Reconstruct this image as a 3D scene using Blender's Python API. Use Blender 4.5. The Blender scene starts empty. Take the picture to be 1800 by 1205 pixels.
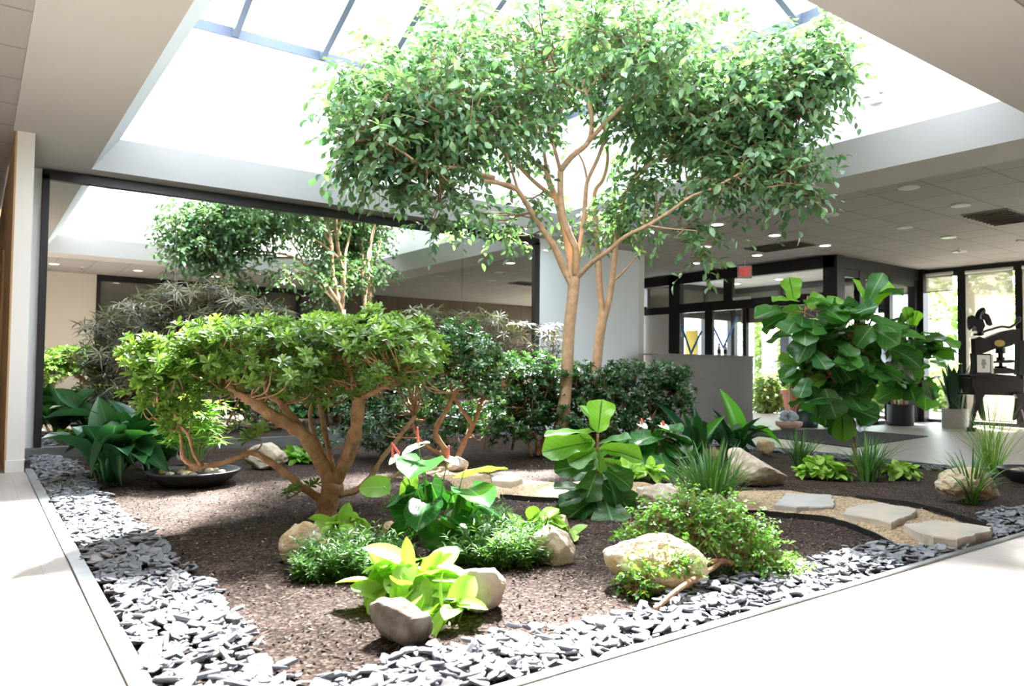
import bpy, bmesh, math, random
import numpy as np
from mathutils import Vector, Matrix, noise as mnoise

# ------------------------------------------------------------------ camera
W, H, CXP, CYP, FL = 1800, 1205, 900.0, 602.5, 1308.5
YAW, PITCH, ROLL = math.radians(54.143), math.radians(2.018), math.radians(0.642)
EYE = np.array([0.0, 0.0, 1.0])
CF = np.array([math.cos(YAW)*math.cos(PITCH), math.sin(YAW)*math.cos(PITCH), math.sin(PITCH)])
_r = np.array([math.sin(YAW), -math.cos(YAW), 0.0]); _u = np.cross(_r, CF)
CR = math.cos(ROLL)*_r + math.sin(ROLL)*_u
CU = -math.sin(ROLL)*_r + math.cos(ROLL)*_u
sc = bpy.context.scene
C = bpy.context.collection
cam = bpy.data.cameras.new('camera'); camo = bpy.data.objects.new('camera', cam); C.objects.link(camo)
cam.sensor_width = 36.0; cam.lens = FL/W*36.0; cam.clip_start = 0.05; cam.clip_end = 300
camo.matrix_world = Matrix(((CR[0], CU[0], -CF[0], EYE[0]), (CR[1], CU[1], -CF[1], EYE[1]), (CR[2], CU[2], -CF[2], EYE[2]), (0, 0, 0, 1)))
sc.camera = camo
cam.dof.use_dof = True; cam.dof.focus_distance = 4.8; cam.dof.aperture_fstop = 2.8
# ------------------------------------------------------------------ light
SKY_STRENGTH = 9.0
SUN_STRENGTH = 72.0
SUN_TO = Vector((0.50, 0.56, 1.0)).normalized()
wd = bpy.data.worlds.new('sky'); sc.world = wd; wd.use_nodes = True
bg = wd.node_tree.nodes['Background']; bg.inputs[0].default_value = (0.84, 0.91, 1.0, 1); bg.inputs[1].default_value = SKY_STRENGTH
sl = bpy.data.lights.new('sun', 'SUN'); sl.energy = SUN_STRENGTH; sl.angle = math.radians(5.0); sl.color = (1.0, 0.97, 0.94)
so = bpy.data.objects.new('sun', sl); C.objects.link(so); so.rotation_euler = SUN_TO.to_track_quat('Z', 'Y').to_euler(); so.location = (10, 10, 20)
sc.view_settings.view_transform = 'Standard'; sc.view_settings.look = 'None'
sc.view_settings.gamma = 1; sc.view_settings.use_curve_mapping = False
sc.view_settings.exposure = 0.25
try:
    sc.cycles.max_bounces = 10; sc.cycles.diffuse_bounces = 6; sc.cycles.transparent_max_bounces = 16
    sc.cycles.sample_clamp_indirect = 6.0; sc.cycles.caustics_reflective = False; sc.cycles.caustics_refractive = False
except Exception:
    pass

# ------------------------------------------------------------------ projection helpers (photo pixel -> point in the place)
def ray(x, y): return CF + (x-CXP)/FL*CR - (y-CYP)/FL*CU
def P(x, y, D): return EYE + ray(x, y)*D
def atz(x, y, z=0.0):
    d = ray(x, y); return EYE + d*((z-EYE[2])/d[2])
def aty(x, y, Y):
    d = ray(x, y); return EYE + d*(Y/d[1])
def atx(x, y, X):
    d = ray(x, y); return EYE + d*(X/d[0])
def Dof(x, y, z=0.0): return float((atz(x, y, z)-EYE) @ CF)
def nrm(v):
    v = np.asarray(v, float); return v/(np.linalg.norm(v, axis=-1, keepdims=True)+1e-9)
RH = nrm(np.array([math.sin(YAW), -math.cos(YAW), 0.0]))      # horizontal, to the right seen from the viewpoint
FH = nrm(np.array([math.cos(YAW), math.sin(YAW), 0.0]))       # horizontal, away
UP = np.array([0, 0, 1.0])

# ------------------------------------------------------------------ materials
def _m(name):
    m = bpy.data.materials.new(name); m.use_nodes = True
    nt = m.node_tree; return m, nt, nt.nodes['Principled BSDF']
def N(nt, t, **k):
    n = nt.nodes.new(t)
    for a, v in k.items():
        if a == 'ins':
            for i, x in v.items(): n.inputs[i].default_value = x
        else: setattr(n, a, v)
    return n
def c4(c): return (c[0], c[1], c[2], 1)
def coords(nt): return N(nt, 'ShaderNodeTexCoord').outputs['Object']
def ramp(nt, fac, stops):
    r = N(nt, 'ShaderNodeValToRGB'); e = r.color_ramp.elements
    while len(e) < len(stops): e.new(0.5)
    for k, (p, c) in enumerate(stops): e[k].position = p; e[k].color = c4(c)
    nt.links.new(fac, r.inputs[0]); return r.outputs[0]
def mat(name, c, rough=0.6, metal=0.0, c2=None, scale=8, bump=0.0, bscale=None, detail=6, spec=0.5, emit=None, es=0, stretch=None):
    m, nt, b = _m(name)
    b.inputs['Base Color'].default_value = c4(c); b.inputs['Roughness'].default_value = rough; b.inputs['Metallic'].default_value = metal
    b.inputs['Specular IOR Level'].default_value = spec
    co = coords(nt)
    if stretch:
        mp = N(nt, 'ShaderNodeMapping'); mp.inputs['Scale'].default_value = stretch; nt.links.new(co, mp.inputs[0]); co = mp.outputs[0]
    c2 = c2 or tuple(x*0.9 for x in c)
    n = N(nt, 'ShaderNodeTexNoise', ins={'Scale': scale, 'Detail': detail}); nt.links.new(co, n.inputs['Vector'])
    nt.links.new(ramp(nt, n.outputs[0], [(0.35, c), (0.65, c2)]), b.inputs['Base Color'])
    if bump:
        n2 = N(nt, 'ShaderNodeTexNoise', ins={'Scale': bscale or scale*3, 'Detail': 8}); nt.links.new(co, n2.inputs['Vector'])
        bp = N(nt, 'ShaderNodeBump', ins={'Strength': bump, 'Distance': 0.03}); nt.links.new(n2.outputs[0], bp.inputs['Height']); nt.links.new(bp.outputs[0], b.inputs['Normal'])
    if emit: b.inputs['Emission Color'].default_value = c4(emit); b.inputs['Emission Strength'].default_value = es
    return m
def leafmat(name, a, b2, rough=0.35, trans=0.3, vein=None, vs=9.0, tc=None, spec=0.5):
    """leaf: colour varies leaf by leaf (attribute rnd), midrib and side veins from the leaf's own UV"""
    m, nt, b = _m(name); L = nt.links.new
    at = N(nt, 'ShaderNodeAttribute', attribute_name='rnd')
    col = ramp(nt, at.outputs['Fac'], [(0.0, a), (0.75, b2), (1.0, tuple(min(1, x*1.3) for x in b2))])
    if vein:
        uv = N(nt, 'ShaderNodeUVMap'); sx = N(nt, 'ShaderNodeSeparateXYZ'); L(uv.outputs[0], sx.inputs[0])
        ab = N(nt, 'ShaderNodeMath', operation='ABSOLUTE'); L(sx.outputs[1], ab.inputs[0])
        mid = N(nt, 'ShaderNodeMath', operation='LESS_THAN'); L(ab.outputs[0], mid.inputs[0]); mid.inputs[1].default_value = 0.06
        s1 = N(nt, 'ShaderNodeMath', operation='MULTIPLY_ADD'); L(ab.outputs[0], s1.inputs[0]); s1.inputs[1].default_value = -0.35; L(sx.outputs[0], s1.inputs[2])
        s2 = N(nt, 'ShaderNodeMath', operation='MULTIPLY'); L(s1.outputs[0], s2.inputs[0]); s2.inputs[1].default_value = vs
        fr = N(nt, 'ShaderNodeMath', operation='FRACT'); L(s2.outputs[0], fr.inputs[0])
        sd = N(nt, 'ShaderNodeMath', operation='LESS_THAN'); L(fr.outputs[0], sd.inputs[0]); sd.inputs[1].default_value = 0.09
        s3 = N(nt, 'ShaderNodeMath', operation='MULTIPLY'); L(sd.outputs[0], s3.inputs[0]); s3.inputs[1].default_value = 0.45
        mx = N(nt, 'ShaderNodeMath', operation='MAXIMUM'); L(mid.outputs[0], mx.inputs[0]); L(s3.outputs[0], mx.inputs[1])
        mc = N(nt, 'ShaderNodeMix', data_type='RGBA'); L(mx.outputs[0], mc.inputs[0]); L(col, mc.inputs[6]); mc.inputs[7].default_value = c4(vein); col = mc.outputs[2]
    L(col, b.inputs['Base Color']); b.inputs['Roughness'].default_value = rough; b.inputs['Specular IOR Level'].default_value = spec
    tr = N(nt, 'ShaderNodeBsdfTranslucent')
    g = N(nt, 'ShaderNodeMix', data_type='RGBA', blend_type='MULTIPLY'); g.inputs[0].default_value = 1; L(col, g.inputs[6]); g.inputs[7].default_value = c4(tc or (1.9, 2.0, 0.7)); L(g.outputs[2], tr.inputs[0])
    ms = N(nt, 'ShaderNodeMixShader'); ms.inputs[0].default_value = trans; L(b.outputs[0], ms.inputs[1]); L(tr.outputs[0], ms.inputs[2])
    L(ms.outputs[0], nt.nodes['Material Output'].inputs[0])
    return m
def glassmat(name, tint=(1, 1, 1), refl=0.08, rough=0.0, haze=0.0, hazec=(0.8, 0.8, 0.8)):
    m, nt, b = _m(name); nt.nodes.remove(b); L = nt.links.new
    t = N(nt, 'ShaderNodeBsdfTransparent'); t.inputs[0].default_value = c4(tint)
    g = N(nt, 'ShaderNodeBsdfGlossy'); g.inputs['Roughness'].default_value = rough; g.inputs[0].default_value = (1, 1, 1, 1)
    ly = N(nt, 'ShaderNodeLayerWeight'); ly.inputs[0].default_value = 0.5
    mp = N(nt, 'ShaderNodeMath', operation='MULTIPLY_ADD'); L(ly.outputs['Facing'], mp.inputs[0]); mp.inputs[1].default_value = refl*2; mp.inputs[2].default_value = refl*0.5
    ms = N(nt, 'ShaderNodeMixShader'); L(mp.outputs[0], ms.inputs[0]); L(t.outputs[0], ms.inputs[1]); L(g.outputs[0], ms.inputs[2]); out = ms.outputs[0]
    if haze:
        tl = N(nt, 'ShaderNodeBsdfTranslucent'); tl.inputs[0].default_value = c4(hazec)
        m2 = N(nt, 'ShaderNodeMixShader'); m2.inputs[0].default_value = haze; L(out, m2.inputs[1]); L(tl.outputs[0], m2.inputs[2]); out = m2.outputs[0]
    L(out, nt.nodes['Material Output'].inputs[0]); return m

def floor_mat():
    m, nt, b = _m('oak_planks'); L = nt.links.new; co = coords(nt)
    mp = N(nt, 'ShaderNodeMapping'); mp.inputs['Rotation'].default_value = (0, 0, math.radians(90)); L(co, mp.inputs[0])
    br = N(nt, 'ShaderNodeTexBrick', ins={'Scale': 1.0, 'Mortar Size': 0.0015, 'Brick Width': 1.5, 'Row Height': 0.15, 'Color1': (0.54, 0.49, 0.455, 1), 'Color2': (0.49, 0.445, 0.41, 1), 'Mortar': (0.34, 0.29, 0.25, 1)}); L(mp.outputs[0], br.inputs['Vector'])
    m2 = N(nt, 'ShaderNodeMapping'); m2.inputs['Scale'].default_value = (9, 0.6, 1); L(co, m2.inputs[0])
    n = N(nt, 'ShaderNodeTexNoise', ins={'Scale': 3, 'Detail': 10}); L(m2.outputs[0], n.inputs['Vector'])
    mx = N(nt, 'ShaderNodeMix', data_type='RGBA', blend_type='MULTIPLY'); mx.inputs[0].default_value = 0.5
    L(br.outputs[0], mx.inputs[6]); L(ramp(nt, n.outputs[0], [(0.3, (0.72, 0.7, 0.68)), (0.7, (1, 1, 1))]), mx.inputs[7]); L(mx.outputs[2], b.inputs['Base Color'])
    b.inputs['Roughness'].default_value = 0.38; b.inputs['Specular IOR Level'].default_value = 0.4
    return m
def tile_mat():
    m, nt, b = _m('ceiling_tiles'); L = nt.links.new; co = coords(nt)
    br = N(nt, 'ShaderNodeTexBrick', offset=0.0, ins={'Scale': 1.0, 'Mortar Size': 0.012, 'Mortar Smooth': 0.0, 'Brick Width': 0.68, 'Row Height': 0.68, 'Color1': (0.38, 0.345, 0.32, 1), 'Color2': (0.355, 0.32, 0.30, 1), 'Mortar': (0.25, 0.22, 0.20, 1)}); L(co, br.inputs['Vector'])
    mp = N(nt, 'ShaderNodeTexNoise', ins={'Scale': 120, 'Detail': 3}); L(co, mp.inputs['Vector'])
    bp = N(nt, 'ShaderNodeBump', ins={'Strength': 0.25, 'Distance': 0.004}); L(mp.outputs[0], bp.inputs['Height']); L(bp.outputs[0], b.inputs['Normal'])
    L(br.outputs[0], b.inputs['Base Color']); b.inputs['Roughness'].default_value = 0.8
    return m
def mulch_mat(name, stops, scale, strength=0.6):
    m, nt, b = _m(name); L = nt.links.new; co = coords(nt)
    v = N(nt, 'ShaderNodeTexVoronoi', ins={'Scale': scale}); mp = N(nt, 'ShaderNodeMapping'); mp.inputs['Scale'].default_value = (1, 1.7, 1); L(co, mp.inputs[0]); L(mp.outputs[0], v.inputs['Vector'])
    s = N(nt, 'ShaderNodeSeparateColor'); L(v.outputs['Color'], s.inputs[0])
    n = N(nt, 'ShaderNodeTexNoise', ins={'Scale': 2.2, 'Detail': 8}); L(co, n.inputs['Vector'])
    a = N(nt, 'ShaderNodeMath', operation='MULTIPLY_ADD'); L(n.outputs[0], a.inputs[0]); a.inputs[1].default_value = 0.5; L(s.outputs[0], a.inputs[2])
    a2 = N(nt, 'ShaderNodeMath', operation='MULTIPLY'); L(a.outputs[0], a2.inputs[0]); a2.inputs[1].default_value = 0.7
    L(ramp(nt, a2.outputs[0], stops), b.inputs['Base Color']); b.inputs['Roughness'].default_value = 0.9; b.inputs['Specular IOR Level'].default_value = 0.2
    bp = N(nt, 'ShaderNodeBump', ins={'Strength': strength, 'Distance': 0.015}); L(v.outputs['Distance'], bp.inputs['Height']); L(bp.outputs[0], b.inputs['Normal'])
    return m

M = dict(
    floor=floor_mat(), tiles=tile_mat(),
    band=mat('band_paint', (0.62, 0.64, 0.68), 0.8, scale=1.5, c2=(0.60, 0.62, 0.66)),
    pillar=mat('skylit_white_paint', (0.86, 0.90, 0.95), 0.6, scale=1.5, c2=(0.84, 0.88, 0.93)),  # white paint made paler and bluer to carry the skylight falling on it
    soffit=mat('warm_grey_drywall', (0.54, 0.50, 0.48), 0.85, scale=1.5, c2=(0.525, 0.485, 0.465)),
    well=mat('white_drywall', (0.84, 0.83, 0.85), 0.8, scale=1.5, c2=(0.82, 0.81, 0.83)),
    white=mat('white_paint', (0.80, 0.79, 0.77), 0.7, scale=1.2, c2=(0.78, 0.77, 0.755)),
    beige=mat('beige_paint', (0.66, 0.60, 0.51), 0.7, scale=1.2, c2=(0.64, 0.58, 0.495)),
    tan=mat('lamp_warmed_tan_veneer', (0.60, 0.38, 0.19), 0.45, scale=1.0, c2=(0.52, 0.32, 0.15), stretch=(8, 8, 0.5)),  # tan veneer with the warm light of the corridor lamps put into its colour
    brown=mat('dark_walnut_panel', (0.11, 0.07, 0.05), 0.5, scale=1.2, c2=(0.08, 0.05, 0.035), stretch=(6, 6, 0.5)),
    black=mat('dark_bronze_metal', (0.018, 0.016, 0.018), 0.4, 0.2, scale=3, c2=(0.014, 0.012, 0.014)),
    bluegrey=mat('blue_grey_aluminium', (0.13, 0.16, 0.21), 0.35, 0.3, scale=3),
    steel=mat('brushed_steel', (0.36, 0.38, 0.39), 0.34, 0.8, scale=5, c2=(0.28, 0.30, 0.31), stretch=(1, 1, 6)),
    counter=mat('grey_textured_laminate', (0.30, 0.28, 0.265), 0.7, scale=60, c2=(0.24, 0.225, 0.215), bump=0.3),
    rubber=mat('black_edging_plastic', (0.015, 0.014, 0.014), 0.5),
    slate=None, bark=mat('smooth_tan_bark', (0.50, 0.33, 0.20), 0.75, scale=14, c2=(0.38, 0.235, 0.135), bump=0.35, bscale=40),
    bark2=mat('reddish_brown_bark', (0.44, 0.25, 0.13), 0.75, scale=16, c2=(0.27, 0.14, 0.07), bump=0.5, bscale=45),
    twig=mat('brown_twig', (0.20, 0.11, 0.06), 0.8, scale=20),
    soil=mulch_mat('bark_mulch', [(0.10, (0.008, 0.0055, 0.004)), (0.45, (0.034, 0.020, 0.014)), (0.75, (0.075, 0.050, 0.038)), (0.98, (0.19, 0.155, 0.13))], 75),
    gravel=mulch_mat('tan_gravel', [(0.1, (0.20, 0.13, 0.07)), (0.5, (0.42, 0.30, 0.18)), (0.95, (0.62, 0.49, 0.34))], 60, 0.8),
    darksoil=mat('dark_soil', (0.04, 0.035, 0.035), 0.9, scale=30, bump=0.5),
    rocktan=mat('tan_sandstone', (0.50, 0.35, 0.18), 0.85, scale=13, c2=(0.66, 0.58, 0.44), bump=1.0, bscale=26),
    rockorange=mat('ochre_sandstone', (0.55, 0.36, 0.16), 0.85, scale=13, c2=(0.62, 0.50, 0.33), bump=0.6, bscale=18),
    rockgrey=mat('grey_boulder', (0.13, 0.105, 0.08), 0.85, scale=13, c2=(0.27, 0.245, 0.21), bump=1.0, bscale=12),
    rockwhite=mat('pale_limestone', (0.56, 0.50, 0.41), 0.85, scale=13, c2=(0.44, 0.35, 0.25), bump=1.0, bscale=12),
    flag=mat('beige_flagstone', (0.50, 0.43, 0.33), 0.85, scale=4, c2=(0.40, 0.36, 0.31), bump=0.6, bscale=14),
    flaggrey=mat('grey_flagstone', (0.42, 0.40, 0.37), 0.85, scale=4, c2=(0.36, 0.34, 0.31), bump=0.4, bscale=14),
    bowl=mat('dark_cast_bowl', (0.045, 0.047, 0.055), 0.45, scale=12, c2=(0.03, 0.03, 0.035)),
    potblack=mat('matt_black_pot', (0.03, 0.035, 0.05), 0.5), potwhite=mat('white_ceramic_pot', (0.62, 0.58, 0.54), 0.5),
    terracotta=mat('terracotta', (0.30, 0.11, 0.07), 0.8, scale=6, c2=(0.25, 0.09, 0.055)),
    iron=mat('black_cast_iron', (0.012, 0.009, 0.008), 0.35, 0.3, spec=0.4), brass=mat('aged_brass', (0.40, 0.27, 0.08), 0.4, 0.7),
    lamp=mat('downlight_glow', (1, 0.9, 0.8), emit=(1.0, 0.86, 0.72), es=9), lampoff=mat('downlight_reflector', (0.75, 0.7, 0.65), 0.3, 0.3),
    ring=mat('white_trim_ring', (0.8, 0.78, 0.75), 0.5), vent=mat('grey_vent_grille', (0.26, 0.245, 0.20), 0.6),
    exitbox=mat('exit_sign_housing', (0.62, 0.58, 0.58), 0.4), exitred=mat('exit_sign_red_letters', (0.7, 0.03, 0.03), emit=(1, 0.03, 0.03), es=0.55),
    exitface=mat('exit_sign_pink_face', (0.80, 0.60, 0.58), 0.5),
    mirror=mat('silvered_mirror', (0.83, 0.83, 0.80), 0.0, 1.0, scale=0.3, c2=(0.82, 0.82, 0.79)),
    darkglass=mat('dark_office_glass', (0.13, 0.12, 0.10), 0.03, 0.0, spec=1.0),
    glass=glassmat('clear_glass', (0.97, 0.99, 0.98), 0.07), skyglass=glassmat('skylight_glass', (0.96, 0.98, 1.0), 0.05),
    shade=glassmat('sheer_roller_shade', (0.50, 0.46, 0.40), 0.0, 0.5, haze=0.45, hazec=(0.42, 0.38, 0.33)),
    tanshade=mat('tan_shade_cloth', (0.36, 0.31, 0.26), 0.9, scale=90), mat_=mat('dark_doormat', (0.03, 0.028, 0.03), 0.9, scale=60, bump=0.4),
    yellow=mat('yellow_panel', (0.62, 0.45, 0.03), 0.5), bluerod=mat('blue_painted_rod', (0.01, 0.22, 0.65), 0.4), navy=mat('navy_label', (0.02, 0.03, 0.09), 0.4),
    clearplastic=mat('clear_bottle_plastic', (0.62, 0.66, 0.68), 0.15, spec=0.8), greenplastic=mat('dark_green_plastic', (0.02, 0.06, 0.05), 0.35),
    pink=mat('pink_salt_glaze', (0.62, 0.40, 0.33), 0.5), paper=mat('white_paper', (0.8, 0.77, 0.7), 0.7), ink=mat('grey_print', (0.35, 0.33, 0.3), 0.7), iceglass=mat('pale_blue_glass', (0.55, 0.68, 0.75), 0.1, spec=0.9),
    grass=mat('outdoor_grass', (0.08, 0.12, 0.04), 0.9, scale=2, c2=(0.11, 0.14, 0.06)), paving=mat('outdoor_paving', (0.20, 0.185, 0.17), 0.9, scale=3), brick=mat('pink_brick', (0.24, 0.12, 0.09), 0.85, scale=9, c2=(0.19, 0.09, 0.07)),
    petiole=mat('green_stalk', (0.16, 0.26, 0.06), 0.5), spadix=mat('coral_spadix', (0.70, 0.13, 0.09), 0.5), spathe=leafmat('white_spathe', (0.80, 0.82, 0.66), (0.85, 0.86, 0.74), 0.25, 0.2, tc=(1, 1, 0.8)),
    L_tree=leafmat('ficus_leaf', (0.032, 0.105, 0.055), (0.13, 0.225, 0.10), 0.27, 0.28, tc=(1.6, 1.75, 0.9)),
    L_front=leafmat('glossy_rosette_leaf', (0.050, 0.115, 0.028), (0.19, 0.32, 0.075), 0.28, 0.32),
    L_hedge=leafmat('dark_rosette_leaf', (0.022, 0.075, 0.032), (0.060, 0.15, 0.045), 0.22, 0.2, spec=.9),
    L_aralia=leafmat('bronze_green_leaflet', (0.040, 0.055, 0.045), (0.24, 0.24, 0.15), 0.28, 0.2, tc=(1.4, 1.4, 0.7)),
    L_lily=leafmat('deep_green_pleated_leaf', (0.012, 0.060, 0.028), (0.03, 0.12, 0.035), 0.33, 0.15, vein=(0.05, 0.17, 0.07), vs=14),
    L_fiddle=leafmat('fiddle_leaf', (0.020, 0.095, 0.025), (0.06, 0.19, 0.035), 0.3, 0.3, vein=(0.16, 0.34, 0.12), vs=7),
    L_fiddleyoung=leafmat('young_fiddle_leaf', (0.13, 0.33, 0.045), (0.20, 0.44, 0.05), 0.3, 0.4, vein=(0.05, 0.16, 0.03), vs=7),
    L_anth=leafmat('heart_leaf', (0.018, 0.10, 0.022), (0.05, 0.19, 0.03), 0.22, 0.22, vein=(0.10, 0.28, 0.08), vs=5),
    L_anthy=leafmat('young_heart_leaf', (0.16, 0.34, 0.05), (0.24, 0.44, 0.07), 0.3, 0.4, vein=(0.3, 0.45, 0.15), vs=5),
    L_lime=leafmat('lime_leaf', (0.22, 0.42, 0.05), (0.36, 0.55, 0.11), 0.4, 0.3, tc=(1.3, 1.5, 0.7)),
    L_fern=leafmat('feathery_leaf', (0.045, 0.14, 0.04), (0.13, 0.27, 0.08), 0.35, 0.25),
    L_grass=leafmat('strap_leaf', (0.04, 0.12, 0.035), (0.10, 0.24, 0.06), 0.35, 0.25), L_papyrus=leafmat('papyrus_leaf', (0.09, 0.24, 0.03), (0.20, 0.38, 0.05), 0.4, 0.35),
    L_bright=leafmat('bright_strap_leaf', (0.05, 0.19, 0.03), (0.09, 0.30, 0.035), 0.3, 0.4, vein=(0.12, 0.34, 0.06), vs=14),
    L_snake=leafmat('snake_plant_leaf', (0.015, 0.05, 0.03), (0.03, 0.09, 0.045), 0.4, 0.05, vein=(0.04, 0.1, 0.05), vs=20),
    L_out=leafmat('outdoor_leaf', (0.09, 0.14, 0.05), (0.22, 0.29, 0.11), 0.5, 0.4), L_trail=leafmat('small_round_leaf', (0.06, 0.19, 0.03), (0.17, 0.36, 0.07), 0.35, 0.35),
)
def slate_mat():
    m, nt, b = _m('blue_grey_slate'); L = nt.links.new
    oi = N(nt, 'ShaderNodeObjectInfo'); at = N(nt, 'ShaderNodeAttribute', attribute_name='rnd')
    a = N(nt, 'ShaderNodeMath', operation='ADD'); L(oi.outputs['Random'], a.inputs[0]); L(at.outputs['Fac'], a.inputs[1])
    f = N(nt, 'ShaderNodeMath', operation='FRACT'); L(a.outputs[0], f.inputs[0])
    col = ramp(nt, f.outputs[0], [(0, (0.13, 0.138, 0.16)), (0.5, (0.19, 0.20, 0.228)), (0.85, (0.27, 0.28, 0.30)), (1, (0.22, 0.195, 0.18))])
    n = N(nt, 'ShaderNodeTexNoise', ins={'Scale': 30, 'Detail': 8}); L(coords(nt), n.inputs['Vector'])
    mx = N(nt, 'ShaderNodeMix', data_type='RGBA', blend_type='MULTIPLY'); mx.inputs[0].default_value = 0.5; L(col, mx.inputs[6]); L(ramp(nt, n.outputs[0], [(0.3, (0.7, 0.7, 0.7)), (0.7, (1.15, 1.15, 1.15))]), mx.inputs[7])
    L(mx.outputs[2], b.inputs['Base Color']); b.inputs['Roughness'].default_value = 0.55
    bp = N(nt, 'ShaderNodeBump', ins={'Strength': 0.4, 'Distance': 0.01}); L(n.outputs[0], bp.inputs['Height']); L(bp.outputs[0], b.inputs['Normal'])
    return m
M['slate'] = slate_mat()

# ------------------------------------------------------------------ mesh collectors
class MB:
    """collects plain faces; build() links them as ONE mesh object"""
    def __init__(s): s.v = []; s.f = []
    def add(s, v, f):
        o = len(s.v); s.v += [tuple(map(float, p)) for p in v]; s.f += [tuple(i+o for i in q) for q in f]; return s
    def box(s, a, b):
        x0, y0, z0 = a; x1, y1, z1 = b
        return s.add([(x0, y0, z0), (x1, y0, z0), (x1, y1, z0), (x0, y1, z0), (x0, y0, z1), (x1, y0, z1), (x1, y1, z1), (x0, y1, z1)],
                     [(3, 2, 1, 0), (4, 5, 6, 7), (0, 1, 5, 4), (1, 2, 6, 5), (2, 3, 7, 6), (3, 0, 4, 7)])
    def obox(s, c, ax, ay, az, hx, hy, hz):
        c, ax, ay, az = map(np.asarray, (c, ax, ay, az)); v = []
        for k in (-1, 1):
            for i, j in ((-1, -1), (1, -1), (1, 1), (-1, 1)): v.append(c+ax*hx*i+ay*hy*j+az*hz*k)
        return s.add(v, [(3, 2, 1, 0), (4, 5, 6, 7), (0, 1, 5, 4), (1, 2, 6, 5), (2, 3, 7, 6), (3, 0, 4, 7)])
    def beam(s, p, q, w, h, up=(0, 0, 1)):
        p = np.asarray(p, float); q = np.asarray(q, float); d = nrm(q-p); a = nrm(np.cross(d, up)); b = np.cross(a, d)
        return s.obox((p+q)/2, d, a, b, np.linalg.norm(q-p)/2, w/2, h/2)
    def prism(s, poly, d):
        n = len(poly); d = np.asarray(d, float); v = [np.asarray(p, float) for p in poly]+[np.asarray(p, float)+d for p in poly]
        return s.add(v, [tuple(range(n))[::-1], tuple(range(n, 2*n))]+[(i, (i+1) % n, (i+1) % n+n, i+n) for i in range(n)])
    def tube(s, pts, rad, sides=8, cap=True):
        pts = np.asarray(pts, float); n = len(pts)
        if np.isscalar(rad): rad = [rad]*n
        t = nrm(np.gradient(pts, axis=0)); a = np.array([0, 0, 1.0]) if abs(t[0][2]) < 0.9 else np.array([1.0, 0, 0]); V = []
        a = nrm(np.cross(t[0], a))
        for k in range(n):
            a = nrm(a-(a@t[k])*t[k]); b = np.cross(t[k], a)
            for j in range(sides):
                q = 2*math.pi*j/sides; V.append(pts[k]+rad[k]*(math.cos(q)*a+math.sin(q)*b))
        F = [(k*sides+j, k*sides+(j+1) % sides, (k+1)*sides+(j+1) % sides, (k+1)*sides+j) for k in range(n-1) for j in range(sides)]
        if cap: F += [tuple(range(sides))[::-1], tuple(range((n-1)*sides, n*sides))]
        return s.add(V, F)
    def lathe(s, c, prof, sides=40, squash=1.0):
        V = []; n = len(prof)
        for r, z in prof:
            for j in range(sides):
                q = 2*math.pi*j/sides; V.append((c[0]+r*math.cos(q), c[1]+r*math.sin(q)*squash, c[2]+z))
        F = [(k*sides+j, k*sides+(j+1) % sides, (k+1)*sides+(j+1) % sides, (k+1)*sides+j) for k in range(n-1) for j in range(sides)]
        F += [tuple(range(sides))[::-1], tuple(range((n-1)*sides, n*sides))]
        return s.add(V, F)
    def build(s, name, m, parent=None, loc=(0, 0, 0), smooth=False, bevel=0.0):
        loc = np.array(parent['_base']) if parent is not None else np.asarray(loc, float)
        me = bpy.data.meshes.new(name); me.from_pydata([tuple(np.asarray(p)-loc) for p in s.v], [], s.f); me.update()
        if smooth: me.polygons.foreach_set('use_smooth', [True]*len(me.polygons))
        me.materials.append(m); o = bpy.data.objects.new(name, me); C.objects.link(o)
        o['_base'] = [float(x) for x in loc]
        if parent is not None: o.parent = parent
        else: o.location = tuple(loc)
        if bevel:
            b = o.modifiers.new('edge', 'BEVEL'); b.width = bevel; b.segments = 2; b.limit_method = 'ANGLE'
        return o
def tag(o, label=None, cat=None, group=None, kind=None):
    if label: o['label'] = label
    if cat: o['category'] = cat
    if group: o['group'] = group
    if kind: o['kind'] = kind
    return o
def thing(name, base, label, cat, group=None):
    o = bpy.data.objects.new(name, None); C.objects.link(o); o.location = tuple(float(x) for x in base); o['_base'] = [float(x) for x in base]
    o.empty_display_size = 0.1
    return tag(o, label, cat, group)
def structure(o): o['kind'] = 'structure'; return o

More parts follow.
